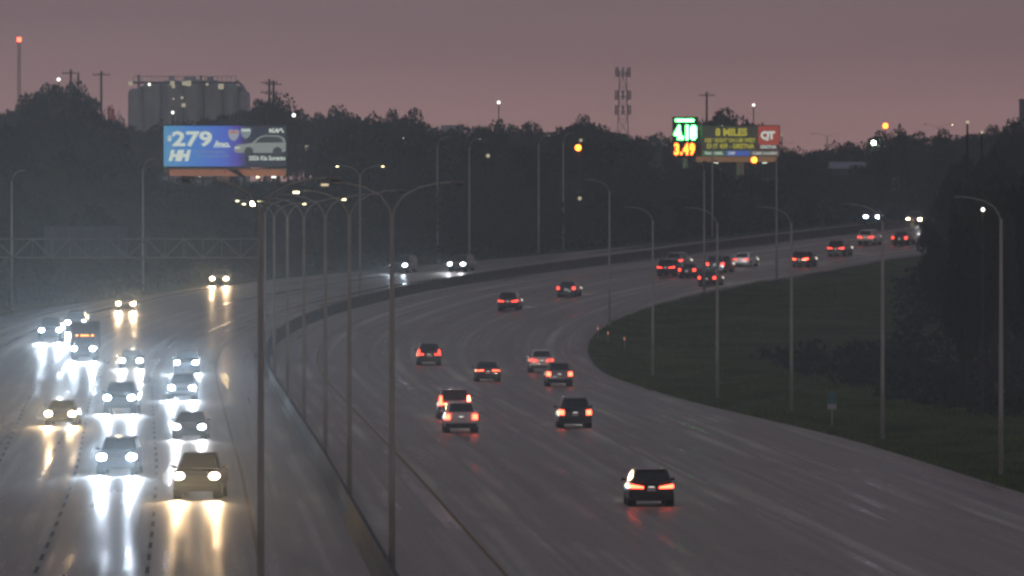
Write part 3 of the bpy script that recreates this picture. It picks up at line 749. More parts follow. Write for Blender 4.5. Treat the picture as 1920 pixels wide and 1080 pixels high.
    car = flat(t, 'printed_car', bod[::-1], -.055, emis('print_silver', (.24, .27, .25), 1))
    win = [(2.5, 1.45), (5.9, 1.5), (5.6, 2.0), (5.2, 2.17), (3.65, 2.2), (3.0, 1.98)]
    flat(car, 'printed_window', [(ox + p[0], oz + p[1]) for p in win], -.08, emis('print_dark', (.03, .045, .04), 1))
    for cx in (1.75, 5.15):
        flat(car, 'printed_wheel', [(ox + cx + .55 * math.cos(a), oz + .42 + .55 * math.sin(a)) for a in np.linspace(0, 2 * math.pi, 17)[:-1]], -.085, emis('print_wheel', (.035, .045, .045), 1))
    flat(car, 'printed_headlamp', [(ox + .08, oz + .72), (ox + .75, oz + .8), (ox + .6, oz + .95), (ox + .1, oz + .95)], -.085, wht_p)
    # apron, catwalk, lamps and mast
    link('apron', MB().box(.7, Wd - .1, -.35, .3, b0 - 1.15, b0 - .35).mesh('apron', emis('apron_floodlight_glow', (.42, .16, .08), .55, (.4, .2, .12)), .04), t)  # floodlight on the apron is put in as emission of its own
    link('catwalk', MB().box(0, Wd, -1.3, .3, b0 - .3, b0 - .2).mesh('catwalk', galv), t)
    for i in range(9):
        link('bracket', MB().tube([(.5 + i * (Wd - 1) / 8, -1.25, b0 - .25), (.5 + i * (Wd - 1) / 8, .1, b0 - .95)], .04, 6).mesh('bracket', galv), t)
    link('edge_panel', MB().poly([(7.5, b0 - .35), (8.7, b0 - .35), (9.8, b0 - 1.3), (9.3, b0 - 1.3)][::-1], -.38, -.42).mesh('edge_panel', black), t)
    for xx, s_, m in ((4.3, .28, wht_p), (11.2, .3, LAMPM[1]), (13.1, .5, emis('flood_white', (1, .98, .9), 4)), (14.0, .2, LAMPM[3]), (2.8, .2, LAMPM[3])):
        link('floodlight', MB().box(xx - s_ / 2, xx + s_ / 2, -1.5, -1.3, b0 - 1.35, b0 - 1.2).mesh('floodlight', m, .01), t)
    link('mast', MB().tube([(Wd * .5, .7, -.5), (Wd * .5, .7, b0)], .55, 16).mesh('mast', galv, smooth=True), t)
    link('beam', MB().tube([(0, .7, b0 - .5), (Wd, .7, b0 - .5)], .3, 8).mesh('beam', galv), t)
billboard_left()

yel_p = emis('sign_yellow', (.48, .42, .035), 1.0)
def billboard_right():
    d = 1290.0; x0, x1 = X(1316, d), X(1461, d); zt, zb = Z(236, d), Z(292, d); g = float(ground_z((x0 + x1) / 2, d))
    Wd = x1 - x0; Hh = zt - zb
    t = empty('billboard', (x0, d, g), 0, 'black billboard with yellow lettering and a red logo square, right of the price sign', 'billboard'); b0 = zb - g
    link('housing', MB().box(-.1, Wd + .1, .02, .7, b0 - .1, b0 + Hh + .1).mesh('housing', black, .03), t)
    link('face', MB().box(0, Wd * .72, -.04, .018, b0, b0 + Hh).mesh('face', emis('sign_black_face', (.028, .033, .018), 1)), t)
    link('face', MB().box(Wd * .722, Wd, -.04, .018, b0, b0 + Hh * .34).mesh('face', emis('sign_dark_red_face', (.045, .015, .015), 1)), t)
    xr0 = Wd * .725
    link('logo_panel', MB().box(xr0, Wd, -.06, .018, b0 + Hh * .36, b0 + Hh).mesh('logo_panel', emis('sign_red', (.36, .055, .035), 1)), t)
    fit_text(t, 'QT', xr0 + .35, b0 + Hh * .50, 1.95, 1.3, wht_p, y=-.09, bold=.06, spacing=.85)
    fit_text(t, '8 MILES', 1.8, b0 + Hh * .66, 4.3, 1.05, yel_p, bold=.045)
    fit_text(t, 'KEEP RIGHT ON I-80 WEST', .4, b0 + Hh * .445, 6.8, .58, yel_p, bold=.03)
    fit_text(t, 'EXIT 439 - GRETNA', .65, b0 + Hh * .235, 6.4, .68, yel_p, bold=.035)
    fit_text(t, 'GRETNA', xr0 + .3, b0 + Hh * .24, 2.2, .45, wht_p, bold=.03)
    for a, b, m, s in ((0, .31, emis('strip_green', (.03, .11, .045), 1), 'TRUCK DIESEL'), (.312, .62, emis('strip_blue', (.05, .11, .42), 1), 'DEF'), (.622, 1.0, emis('strip_grey', (.12, .09, .07), 1), 'CAR WASH')):
        p = link('strip', MB().box(Wd * a, Wd * b, -.07, -.045, b0 - .02, b0 + Hh * .17).mesh('strip', m), t)
        fit_text(p, s, Wd * a + .35, b0 + .15, Wd * (b - a) - .7 if s != 'DEF' else .9, .38, wht_p, y=-.09, bold=.03)
    link('apron', MB().box(-.8, Wd - .3, -.3, .3, b0 - .85, b0 - .12).mesh('apron', emis('apron_floodlight_glow_dim', (.17, .085, .04), 1, (.4, .25, .15)), .03), t)  # apron glows by itself, in place of floodlight falling on it
    link('catwalk', MB().box(0, Wd, -1.1, .3, b0 - .12, b0 - .05).mesh('catwalk', galv), t)
    for xx in (1.9, 8.4): link('floodlight', MB().box(xx - .3, xx + .3, -1.3, -1.1, b0 - 1.05, b0 - .9).mesh('floodlight', emis('flood_pale', (.95, 1, .85), 1.5), .01), t)
    link('mast', MB().tube([(Wd * .5, .6, -.5), (Wd * .5, .6, b0)], .5, 16).mesh('mast', galv, smooth=True), t)
    # price sign
    xa, xb = X(1264, d), X(1307, d); zt, zb = Z(223, d), Z(293, d); W2 = xb - xa; H2 = zt - zb
    t = empty('price_sign', (xa, d + 2, g), 0, 'petrol price sign with blazing green digits over red digits', 'price sign'); b0 = zb - g
    link('cabinet', MB().box(-.2, W2 + .2, .02, .9, b0 - .2, b0 + H2 + .3).mesh('cabinet', black, .03), t)
    gr = emis('led_green', (.07, 1.0, .14), 34); rd = emis('led_red', (1, .11, .01), 16)
    fit_text(t, '4.18', .02, b0 + H2 * .44, W2 - .04, H2 * .40, gr, bold=.06, spacing=1.05)
    fit_text(t, '3.49', .04, b0 + .12, W2 - .3, H2 * .33, rd, bold=.05, spacing=1.15)
    link('grade_panel', MB().box(.2, W2 - .4, -.05, .018, b0 + H2 - .35, b0 + H2).mesh('grade_panel', gr), t)
    link('mast', MB().tube([(W2 * .5, .5, -.5), (W2 * .5, .5, b0)], .35, 12).mesh('mast', galv, smooth=True), t)
billboard_right()

# ------------------------------------------------------------------ silos, towers, buildings on the skyline
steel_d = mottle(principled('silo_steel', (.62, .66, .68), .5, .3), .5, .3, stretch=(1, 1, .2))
steel_b = mottle(principled('silo_steel_gap_shade', (.22, .24, .25), .6, .2), .5, .3, stretch=(1, 1, .2))  # back-row copy darkened: shade in the gaps between silos painted in
lampy = {'white': emis('yard_lamp_white', (1, .98, .9), 4), 'orange': emis('sodium_lamp', (1, .20, .02), 11), 'warm': emis('work_lamp', (1, .9, .6), .55), 'star': emis('flood_star', (.9, 1, .85), 60)}
def silos():
    d = 2100.0
    spec = [(240, 268, 166, 0), (268, 302, 153, 0), (303, 343, 150, 0), (345, 381, 148, 0), (383, 417, 150, 0), (419, 446, 153, 0), (447, 469, 170, 0),
            (256, 284, 160, 8), (290, 324, 152, 9), (328, 364, 150, 9), (366, 400, 150, 9), (402, 436, 152, 9), (436, 460, 160, 8)]
    xs = X(355, d); g = float(ground_z(xs, d))
    t = empty('grain_silos', (xs, d, g), 0, 'row of grey storage silos with lit walkways on the left skyline', 'silos')
    for i, (a, b, top, back) in enumerate(spec):
        r = (X(b, d) - X(a, d)) / 2; cx = (X(a, d) + X(b, d)) / 2 - xs; zt = Z(top, d) - g
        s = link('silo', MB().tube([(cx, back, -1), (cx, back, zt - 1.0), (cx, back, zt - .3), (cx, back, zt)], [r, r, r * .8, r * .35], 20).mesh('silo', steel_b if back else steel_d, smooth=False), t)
        for k in range(5 if not back else 0):
            z = 4 + (zt - 6) * k / 4
            link('hoop', MB().tube([(cx, 0, z), (cx, 0, z + .25)], r + .06, 20, cap=True).mesh('hoop', galv), s)
    zc = Z(157, d) - g
    link('walkway', MB().box(X(250, d) - xs, X(446, d) - xs, -4.6, -3.4, zc, zc + .4).mesh('walkway', black), t)
    for i in range(24):
        xx = X(252 + i * 8.3, d) - xs
        link('rail_post', MB().box(xx - .06, xx + .06, -4.6, -4.5, zc + .4, zc + 1.5).mesh('rail_post', galv), t)
    link('handrail', MB().box(X(250, d) - xs, X(446, d) - xs, -4.62, -4.52, zc + 1.5, zc + 1.62).mesh('handrail', galv), t)
    for a, b, top in ((258, 263, 140), (318, 328, 142), (345, 358, 144), (360, 367, 143), (388, 400, 144), (376, 379, 140)):
        link('headhouse', MB().box(X(a, d) - xs, X(b, d) - xs, -1, 1, zc - 1.5, Z(top, d) - g).mesh('headhouse', steel_d, .05), t)
    link('chute', MB().tube([(X(444, d) - xs, -4, zc + .6), (X(455, d) - xs, -4, zc - .4), (X(463, d) - xs, -4, zc - 2.2), (X(468, d) - xs, -4, zc - 5), (X(470, d) - xs, -4, zc - 11)], .3, 8).mesh('chute', steel_d), t)
    for px, py, m, s in ((247, 157, 'warm', .9), (282, 159, 'white', .55), (325, 157, 'warm', 1.0), (327, 163, 'warm', .7), (347, 157, 'warm', .9), (355, 157, 'warm', 1.2), (390, 159, 'warm', .6), (416, 163, 'warm', 1.2), (327, 186, 'warm', .45), (346, 198, 'warm', .9), (343, 184, 'warm', .6)):
        link('work_lamp', MB().box(X(px, d) - xs - s / 2, X(px, d) - xs + s / 2, -6.2, -5.9, Z(py, d) - g - s / 2, Z(py, d) - g + s / 2).mesh('work_lamp', lampy[m], .05), t)
silos()

def lattice_tower(name, px, top, base_w, d, label, tiers=(), tip=None, w_top=None):
    x = X(px, d); g = float(ground_z(x, d)); H_ = Z(top, d) - g; w_top = w_top or base_w * .5
    t = empty(name, (x, d, g), 0, label, 'tower')
    W_ = lambda z: (base_w + (w_top - base_w) * z / H_) / 2
    for sx in (-1, 1):
        for sy in (-1, 1):
            link('leg', MB().tube([(sx * W_(0), sy * W_(0), -1), (sx * W_(H_), sy * W_(H_), H_)], .03 + base_w * .022, 6).mesh('leg', galv), t)
    n = int(H_ / max(1.6, base_w * 1.1)); mb = MB()
    for i in range(n):
        z0, z1 = H_ * i / n, H_ * (i + 1) / n
        for sy in (-1, 1):
            mb.tube([(-W_(z0), sy * W_(z0), z0), (W_(z1), sy * W_(z1), z1)], .06, 4); mb.tube([(W_(z0), sy * W_(z0), z0), (-W_(z1), sy * W_(z1), z1)], .06, 4)
            mb.tube([(-W_(z1), sy * W_(z1), z1), (W_(z1), sy * W_(z1), z1)], .05, 4)
        for sx in (-1, 1):
            mb.tube([(sx * W_(z0), -W_(z0), z0), (sx * W_(z1), W_(z1), z1)], .06, 4)
    tag(link('bracing', mb.mesh('bracing', galv), t), kind='stuff')
    for py, hw in tiers:
        z = Z(py, d) - g
        pl = link('platform', MB().box(-hw, hw, -hw, hw, z - .12, z).mesh('platform', galv), t)
        for k in range(8):
            a = 2 * math.pi * k / 8; cx, cy = hw * math.cos(a), hw * math.sin(a)
            link('antenna', MB().box(cx - .16, cx + .16, cy - .12, cy + .12, z - .9, z + 1.3).mesh('antenna', principled('antenna_grey', (.25, .26, .27), .5)), pl)
    if tip:
        link('beacon', MB().tube([(0, 0, H_), (0, 0, H_ + tip[1])], tip[1] * .5, 10).mesh('beacon', tip[0]), t)
    return t
lattice_tower('cell_tower', 1168, 133, 3.2, 2200, 'lattice cell tower with three antenna tiers on the skyline', ((137, 1.6), (180, 1.7), (208, 1.7)), w_top=1.5)
lattice_tower('radio_mast', 36, 78, .8, 2100, 'thin radio mast with a red beacon at top left', (), (emis('red_beacon', (1, .08, .04), 14), .9), w_top=.55)

def utility_pole(px, top, d, label, arms=2, two=False):
    x = X(px, d); g = float(ground_z(x, d)); H_ = Z(top, d) - g
    t = empty('utility_pole', (x, d, g), 0, label, 'utility pole')
    link('post', MB().tube([(0, 0, -.5), (0, 0, H_)], [.26, .2], 8).mesh('post', wood), t)
    for i in range(arms):
        z = H_ - .8 - i * 1.8
        a = link('crossarm', MB().box(-1.6, 1.6, -.08, .08, z, z + .16).mesh('crossarm', wood), t)
        for k in (-1.4, -.5, .5, 1.4): link('insulator', MB().tube([(k, 0, z + .16), (k, 0, z + .5)], .07, 6).mesh('insulator', galv), a)
utility_pole(190, 133, 1750, 'tall utility pole in front of the red tree, left skyline', 1)
utility_pole(133, 130, 1750, 'utility pole rising from the tall left tree clump', 1)
utility_pole(147, 140, 1800, 'shorter utility pole behind the left tree clump', 0)
utility_pole(505, 148, 1800, 'left of the paired utility poles above the round tree', 2)
utility_pole(513, 151, 1800, 'right of the paired utility poles above the round tree', 2)
utility_pole(1325, 172, 1900, 'slim utility pole above the domed tree by the price sign', 1)
# apartment tower at the right margin
def block():
    d = 2200.0; x = X(1930, d); g = float(ground_z(x, d)); H_ = Z(190, d) - g
    t = empty('tower_block', (x, d, g), 0, 'dark tower block cut by the right edge of the frame', 'building')
    w_ = principled('dark_cladding', (.09, .09, .11), .7)
    link('wall', MB().box(-2.2, 4, -3, 3, -1, H_).mesh('wall', w_), t)
    link('parapet', MB().box(-2.3, 4.1, -3.1, 3.1, H_ + .002, H_ + .5).mesh('parapet', w_), t)
    for i in range(6):
        link('window', MB().box(-1.4, -.2, -3.05, -2.98, H_ - 2.5 - i * 3, H_ - 1.2 - i * 3).mesh('window', glass), t)
block()
def shed(px0, px1, ptop, pbot, d, label, col, roofc):
    xc = X((px0 + px1) / 2, d); g = float(ground_z(xc, d)); hw = (X(px1, d) - X(px0, d)) / 2; zt = Z(ptop, d) - g; ze = Z(pbot, d) - g
    t = empty('warehouse', (xc, d, g), 0, label, 'building')
    link('wall', MB().box(-hw, hw, 0, 12, -1, ze).mesh('wall', mottle(principled(label[:12], col, .7), .3, .2)), t)
    link('roof', MB().hexa([(-hw - .3, -.4, ze), (hw + .3, -.4, ze), (hw + .3, 12.4, ze), (-hw - .3, 12.4, ze)], [(-hw - .3, 5.6, zt), (hw + .3, 5.6, zt), (hw + .3, 6.4, zt), (-hw - .3, 6.4, zt)]).mesh('roof', mottle(principled(label[:14] + 'r', roofc, .45, .3), .4, .2)), t)
    link('door', MB().box(-1.2, 1.2, -.08, -.01, -.5, min(3, ze - .4)).mesh('door', principled('shed_door', (.12, .12, .13), .6)), t)
shed(600, 690, 262, 274, 1420, 'low bluish warehouse between the trees right of the blue billboard', (.10, .12, .17), (.13, .16, .24))
shed(830, 866, 234, 246, 1500, 'small pale-roofed building in the gap of the middle skyline', (.2, .19, .19), (.42, .38, .38))
shed(1562, 1632, 303, 316, 1245, 'long pale-roofed shed among the trees above the far bend', (.14, .15, .18), (.30, .33, .42))
shed(1205, 1242, 262, 272, 1330, 'small pale-roofed building left of the price sign', (.14, .14, .14), (.26, .26, .25))
# panel sign among the trees (seen from behind)
def far_sign():
    d = 1135.0; x = X(1268, d); g = float(ground_z(x, d))
    t = empty('road_sign', (x, d, g), 0, 'large blank-backed road sign below the price sign', 'sign')
    link('sign_panel', MB().box(-1.6, 1.6, -.05, .05, Z(408, d) - g, Z(370, d) - g).mesh('sign_panel', principled('sign_back_grey', (.22, .24, .28), .5, .3), .02), t)
    for sx in (-1, 1): link('post', MB().tube([(sx, .15, -.5), (sx, .15, Z(372, d) - g)], .08, 6).mesh('post', galv), t)
far_sign()

def yard_light(px, py, d, m, r, label, group='yard lights glowing beyond the trees'):
    r *= .8; x = X(px, d); g = float(ground_z(x, d)); H_ = Z(py, d) - g
    t = empty('yard_light', (x, d, g), 0, label, 'lamp', group)
    link('pole', MB().tube([(0, .3, -.5), (0, .3, H_)], .07, 6).mesh('pole', wood), t)
    link('arm', MB().tube([(0, .3, H_), (0, 0, H_ + .1)], .04, 6).mesh('arm', galv), t)
    link('lamp', MB().tube([(0, 0, H_ - r), (0, 0, H_ - r * .4), (0, 0, H_ + r * .4), (0, 0, H_ + r)], [r * .5, r, r, r * .5], 10).mesh('lamp', lampy[m]), t)
for a in [(935, 192, 1350, 'white', .26, 'white lamp alone in the sky over the middle skyline'), (1413, 197, 1350, 'white', .22, 'white lamp in the sky above the yellow lettered billboard'),
          (110, 149, 1185, 'white', .24, 'white lamp on top of the tall left tree clump'), (324, 211, 1185, 'white', .2, 'white lamp just above the blue billboard'), (551, 216, 1185, 'white', .26, 'white lamp right of the round tree'),
          (757, 261, 1195, 'white', .3, 'white lamp in the middle wood, left of centre'), (575, 277, 1190, 'warm', .35, 'yellowish lamp right of the blue billboard'), (1084, 277, 1085, 'orange', .42, 'orange lamp left of the price sign'),
          (1089, 263, 1086, 'warm', .22, 'small pale lamp just above the left orange lamp'), (915, 292, 1045, 'warm', .25, 'small yellow lamp in the middle wood'), (1414, 300, 1195, 'orange', .45, 'orange lamp under the yellow lettered billboard'),
          (1660, 236, 1195, 'orange', .4, 'orange lamp beside the leaning tree on the right skyline'), (1638, 268, 1190, 'star', .3, 'white flood lamp left of the right-hand hill'), (1681, 253, 1190, 'warm', .18, 'faint lamp just under the right orange lamp'),
          (1814, 229, 640, 'warm', .14, 'lamp on the ridge at right, left of its twin'), (1841, 248, 640, 'warm', .12, 'lamp a little below the ridge at right'), (1843, 393, 560, 'white', .13, 'lamp hanging beside the nearest right verge light'),
          (1087, 372, 1062, 'warm', .25, 'small lamp low in the wood below the left orange lamp'), (1422, 382, 1124, 'white', .25, 'small lamp low in the wood below the yellow lettered billboard'),
          (1466, 254, 1200, 'warm', .12, 'tiny lamp at the right end of the yellow lettered billboard'), (498, 293, 1185, 'warm', .12, 'tiny lamp in the wood behind the blue billboard')]:
    yard_light(*a)

# ------------------------------------------------------------------ trees
def crown_mesh(seed, nleaf, size, mat, rx=1.0, flat_=.75, clumps=18):
    r = np.random.default_rng(seed)
    c = r.normal(size=(clumps, 3)); c /= np.linalg.norm(c, axis=1)[:, None]
    c *= (r.uniform(.25, .85, clumps) ** .7)[:, None]; c[:, 2] = c[:, 2] * flat_
    c[:, :2] *= rx
    cr_ = r.uniform(.24, .46, clumps)
    k = r.integers(0, clumps, nleaf)
    dvec = r.normal(size=(nleaf, 3)); dvec /= np.linalg.norm(dvec, axis=1)[:, None]
    p = c[k] + dvec * (cr_[k] * r.uniform(.45, 1.05, nleaf) ** .5)[:, None]
    a = r.normal(size=(nleaf, 3)); a /= np.linalg.norm(a, axis=1)[:, None]
    b = np.cross(a, r.normal(size=(nleaf, 3))); b /= np.linalg.norm(b, axis=1)[:, None]
    s = (size * r.uniform(.6, 1.4, nleaf))[:, None]
    v = np.concatenate([p - a * s, p - b * s * .6, p + a * s, p + b * s * .6], 1).reshape(-1, 3)
    idx = np.arange(nleaf * 4).reshape(-1, 4)
    me = bpy.data.meshes.new('crown'); me.from_pydata(v.tolist(), [], idx.tolist()); me.update(); me.materials.append(mat)
    return me
CROWNS = [crown_mesh(i, 3600, .058, LEAF[i % 3], rx=random.uniform(.85, 1.1), clumps=16 + i) for i in range(7)]
CROWN_RED = crown_mesh(99, 500, .06, red_leaf, clumps=8)
CROWN_THIN = crown_mesh(77, 1000, .06, LEAF[1], clumps=9)
def trunk_mesh(seed):
    r = random.Random(seed); mb = MB(); mb.tube([(0, 0, -.1), (r.uniform(-.02, .02), 0, .25), (r.uniform(-.03, .03), r.uniform(-.03, .03), .55), (0, 0, .85)], [.035, .028, .018, .006], 7)
    for k in range(5):
        a = r.uniform(0, 6.28); z = r.uniform(.3, .6); L_ = r.uniform(.18, .3)
        mb.tube([(0, 0, z), (L_ * .5 * math.cos(a), L_ * .5 * math.sin(a), z + .12), (L_ * math.cos(a), L_ * math.sin(a), z + .25)], [.014, .009, .004], 5)
    return mb.mesh('trunk', bark, smooth=True)
TRUNKS = [trunk_mesh(i) for i in range(3)]
def tree(x, d, height, rad, label, group, crown=None, name='tree'):
    z = float(ground_z(x, d))
    t = empty(name, (x, d, z), random.uniform(0, 6.28), label, 'tree', group)
    tr = link('trunk', random.choice(TRUNKS), t); tr.scale = (height * .6, height * .6, height)
    c = link('crown', crown or random.choice(CROWNS), t); ch = height * random.uniform(.80, .9)
    c.scale = (rad, rad, ch / 1.9); c.location = (0, 0, height - ch / 2)
    return t
SKY = [(-60, 190), (0, 188), (40, 182), (60, 158), (75, 150), (110, 146), (150, 150), (172, 165), (182, 212), (215, 216), (240, 224), (300, 222), (340, 212), (390, 205), (430, 196), (470, 186), (500, 174), (530, 177), (552, 198),
       (570, 222), (590, 198), (620, 190), (655, 193), (675, 207), (700, 198), (735, 200), (765, 203), (785, 218), (800, 232), (845, 236), (880, 225), (925, 213), (965, 218), (1000, 218), (1025, 234), (1045, 226), (1090, 213), (1130, 222), (1180, 236),
       (1260, 242), (1320, 226), (1340, 208), (1370, 204), (1400, 216), (1440, 238), (1462, 260), (1488, 277), (1520, 272), (1560, 270), (1590, 258), (1612, 267), (1632, 256), (1645, 242), (1690, 236), (1740, 244), (1790, 246), (1830, 236), (1880, 226), (1920, 220), (1990, 215)]
def sky_y(px): return float(np.interp(px, [s[0] for s in SKY], [s[1] for s in SKY]))
TIER = {0: 'low front-row tree', 1: 'middle-row tree', 2: 'skyline tree'}
def zone(px, tier=2):
    a, b = zone_(px); return a.replace('dark tree', 'dark ' + TIER[tier]), b + (', skyline', ', front row', ', middle rows')[(tier + 1) % 3]
ZONES = [(35, 'left of the radio mast'), (100, 'just right of the radio mast'), (170, 'beneath the lamp on the tall left clump'), (240, 'below the red tree'), (310, 'below the left silos'),
         (400, 'under the price on the blue billboard'), (480, 'under the car on the blue billboard'), (560, 'below the round tree by the billboard'), (640, 'by the bluish warehouse'), (720, 'left of the white wood lamp'),
         (800, 'right of the white wood lamp'), (880, 'below the small pale building'), (960, 'under the lone sky lamp'), (1040, 'between sky lamp and left orange lamp'), (1120, 'around the left orange lamp'), (1200, 'below the cell tower'),
         (1260, 'left of the price sign'), (1340, 'below the price sign'), (1400, 'under the yellow lettering'), (1465, 'under the red logo square'), (1540, 'right of the red logo square'), (1640, 'by the long pale shed'),
         (1720, 'below the right orange lamp'), (1800, 'left on the right-hand rise'), (3000, 'far right on the rise')]
def zone_(px):
    for hi, t in ZONES:
        if px < hi: return 'dark tree ' + t, 'trees ' + t
ntree = 0
def clears(px, r_px, ytop, d):
    # keep crowns from covering the signs' faces
    if d < 1290 and px + r_px > 1255 and px - r_px < 1470 and ytop < 302: return False
    if d < 1140 and px + r_px > 300 and px - r_px < 545 and ytop < 330: return False
    return True
rt = random.Random(3)
# skyline row
px = -40.0
while px < 1930:
    step = rt.uniform(24, 40); d = rt.uniform(1300, 1420); x = X(px, d); g = float(ground_z(x, d))
    top = Z(sky_y(px) + rt.uniform(-3, 7), d); hgt = top - g; r_ = min(rt.uniform(2.4, 3.6), hgt * .42)
    if hgt > 3:
        lab, grp = zone(px); tree(x, d, hgt, r_, lab, grp, CROWN_THIN if rt.random() < .12 else None); ntree += 1
    px += step
px = -30.0
while px < 1930:
    d = rt.uniform(1480, 1620); x = X(px, d); g = float(ground_z(x, d))
    top = Z(sky_y(px) + rt.uniform(8, 20), d); hgt = top - g; r_ = min(rt.uniform(3.2, 4.6), hgt * .5)
    if hgt > 3 and not 183 < px < 232:
        lab, grp = zone(px); tree(x, d, hgt, r_, lab, grp); ntree += 1
    px += rt.uniform(42, 60)
# nearer rows fill down to the shoulder
for row, (dmin_off, dspan, f0, f1, st) in enumerate([(7, 16, .38, .55, 40), (22, 30, .5, .7, 42), (50, 60, .62, .85, 42), (95, 90, .75, .97, 44)]):
    px = -70.0 + row * 9
    while px < 1660:
        # find the depth just beyond the outer edge of the road along this sight line
        dd = np.arange(760, 1230, 4.0); inside = (X(px, dd) >= xl(dd) - 1)
        d0 = dd[inside][-1] if inside.any() and not inside.all() else (1200 if inside.all() else 860)
        if px < 0: d0 = 880
        d = float(d0) + dmin_off + rt.uniform(0, dspan); x = X(px, d); g = float(ground_z(x, d))
        top_sky = Z(sky_y(px), d); hmax = min(top_sky - g, 17)
        hgt = hmax * rt.uniform(f0, f1); r_ = min(rt.uniform(2.6, 4.4), hgt * .5)
        ytop = YH - (g + hgt - CAMH) * F / d
        if hgt > 2.5 and clears(px, r_ * F / d, ytop, d):
            lab, grp = zone(px, 0 if row == 0 else 1); tree(x, d, hgt, r_, lab, grp); ntree += 1
        elif hgt > 2.5:
            hgt = (CAMH + (YH - 335) * d / F) - g
            if hgt > 2: lab, grp = zone(px, 0 if row == 0 else 1); tree(x, d, hgt, min(r_, hgt * .5), lab, grp); ntree += 1
        px += st * rt.uniform(.7, 1.2)
# wooded rise at the right
for row in range(6):
    px0 = 0
    px = (1800, 1775, 1765, 1755, 1745, 1740)[row] + rt.uniform(0, 8)
    while px < 1990:
        d = 640 + row * 85 + rt.uniform(-25, 25); x = X(px, d); g = float(ground_z(x, d))
        if x - float(xr(d)) < 4: px += 20; continue
        top = Z(sky_y(px) + rt.uniform(-2, 8) + (5 - row) * 17, d); hgt = min(top - g, 15) * min(1, max(.15, (px - 1690) / 130)); r_ = min(rt.uniform(1.6, 2.6), hgt * .45)
        if 1680 < px < 1735 and d < 1160: hgt = min(hgt, 0)
        if hgt > 2:
            tree(x, d, hgt, r_, 'dark tree ' + ('low on the left flank of' if px < 1800 else 'on the crown of' if px < 1870 else 'at the frame edge on') + ' the wooded right-hand rise', 'trees on the rise, ' + ('left flank' if px < 1800 else 'crown' if px < 1870 else 'frame edge')); ntree += 1
        px += rt.uniform(34, 50)
# individual skyline trees
for px, top, d, r_, lab, cr_ in [(120, 143, 1200, 4.6, 'tall dark tree clump crown at the far left with a lamp on top', None), (80, 150, 1205, 3.4, 'broad flat-topped tree left of the tall left clump', None), (150, 160, 1195, 2.0, 'tree forming the right shoulder of the tall left clump', None),
                            (512, 174, 1200, 3.6, 'large round-topped tree right of the silos', None), (1368, 203, 1330, 4.2, 'domed tree rising behind the yellow lettered billboard', None),
                            (1690, 225, 1185, 1.9, 'leaning ragged tree beside the right orange lamp', CROWN_THIN), (1652, 246, 1190, 2.0, 'round tree just left of the leaning ragged tree', None),
                            (566, 262, 1190, 2.3, 'tree just right of the blue billboard', None), (1374, 303, 1310, 2.6, 'tree filling the gap under the yellow lettering', None), (1412, 303, 1312, 2.6, 'tree filling the gap under the red logo', None),
                            (1706, 262, 1192, 2.4, 'tree closing the gap right of the leaning ragged tree', None), (1738, 268, 1195, 2.6, 'second tree right of the leaning ragged tree', None),
                            (1772, 262, 1200, 2.6, 'tree behind the left flank of the right-hand rise', None), (1480, 285, 1205, 2.3, 'low tree right of the red logo panel', None), (1330, 300, 1215, 2.4, 'tree under the left end of the yellow lettered billboard', None),
                            (228, 205, 1500, 1.7, 'small thin tree left of the silos', CROWN_THIN)]:
    x = X(px, d); g = float(ground_z(x, d)); tree(x, d, Z(top, d) - g, r_, lab, None, cr_)
x = X(202, 1240); tree(x, 1240, Z(174, 1240) - float(ground_z(x, 1240)), 1.5, 'red-leaved tree beside the tall utility pole', None, CROWN_RED, 'red_tree')

# shrubs and tall grass along the outer shoulder (dense, uncountable)
def scatter_leaves(name, pts, hgt, label, mat, per=26, lw=.22, seed=1):
    r = np.random.default_rng(seed); P_ = np.repeat(np.array(pts), per, 0); n = len(P_)
    hs = np.repeat(np.array(hgt), per)
    off = r.normal(size=(n, 3)) * np.stack([hs * .5, hs * .5, hs * .0], 1); off[:, 2] = r.uniform(.0, 1, n) * hs
    p = P_ + off; a = r.normal(size=(n, 3)); a /= np.linalg.norm(a, axis=1)[:, None]; b = np.cross(a, r.normal(size=(n, 3))); b /= np.linalg.norm(b, axis=1)[:, None]
    s = (lw * r.uniform(.6, 1.5, n))[:, None]
    v = np.concatenate([p - a * s, p - b * s * .7, p + a * s, p + b * s * .7], 1).reshape(-1, 3)
    me = bpy.data.meshes.new(name); me.from_pydata(v.tolist(), [], np.arange(n * 4).reshape(-1, 4).tolist()); me.update(); me.materials.append(mat)
    return tag(link(name, me), label, kind='stuff')
pts = []; hh = []
for i in range(2600):
    d = rt.uniform(700, 1250); x = float(xl(d)) - 3 - abs(rt.gauss(0, 9)); pts.append((x, d, float(ground_z(x, d)))); hh.append(rt.uniform(.7, 2.6))
scatter_leaves('undergrowth', pts, hh, 'dense dark undergrowth along the outer shoulder', LEAF[0], 24, .26)
pts = []; hh = []
for i in range(2200):
    d = rt.uniform(560, 1150); x = float(xr(d)) + 14 + abs(rt.gauss(0, 22)); pts.append((x, d, float(ground_z(x, d)))); hh.append(rt.uniform(.4, 1.5))
    if x / d < .0405 and d > 780: pts.pop(); hh.pop()
scatter_leaves('brush', pts, hh, 'low dark brush covering the hillside at right', LEAF[1], 22, .2, 5)
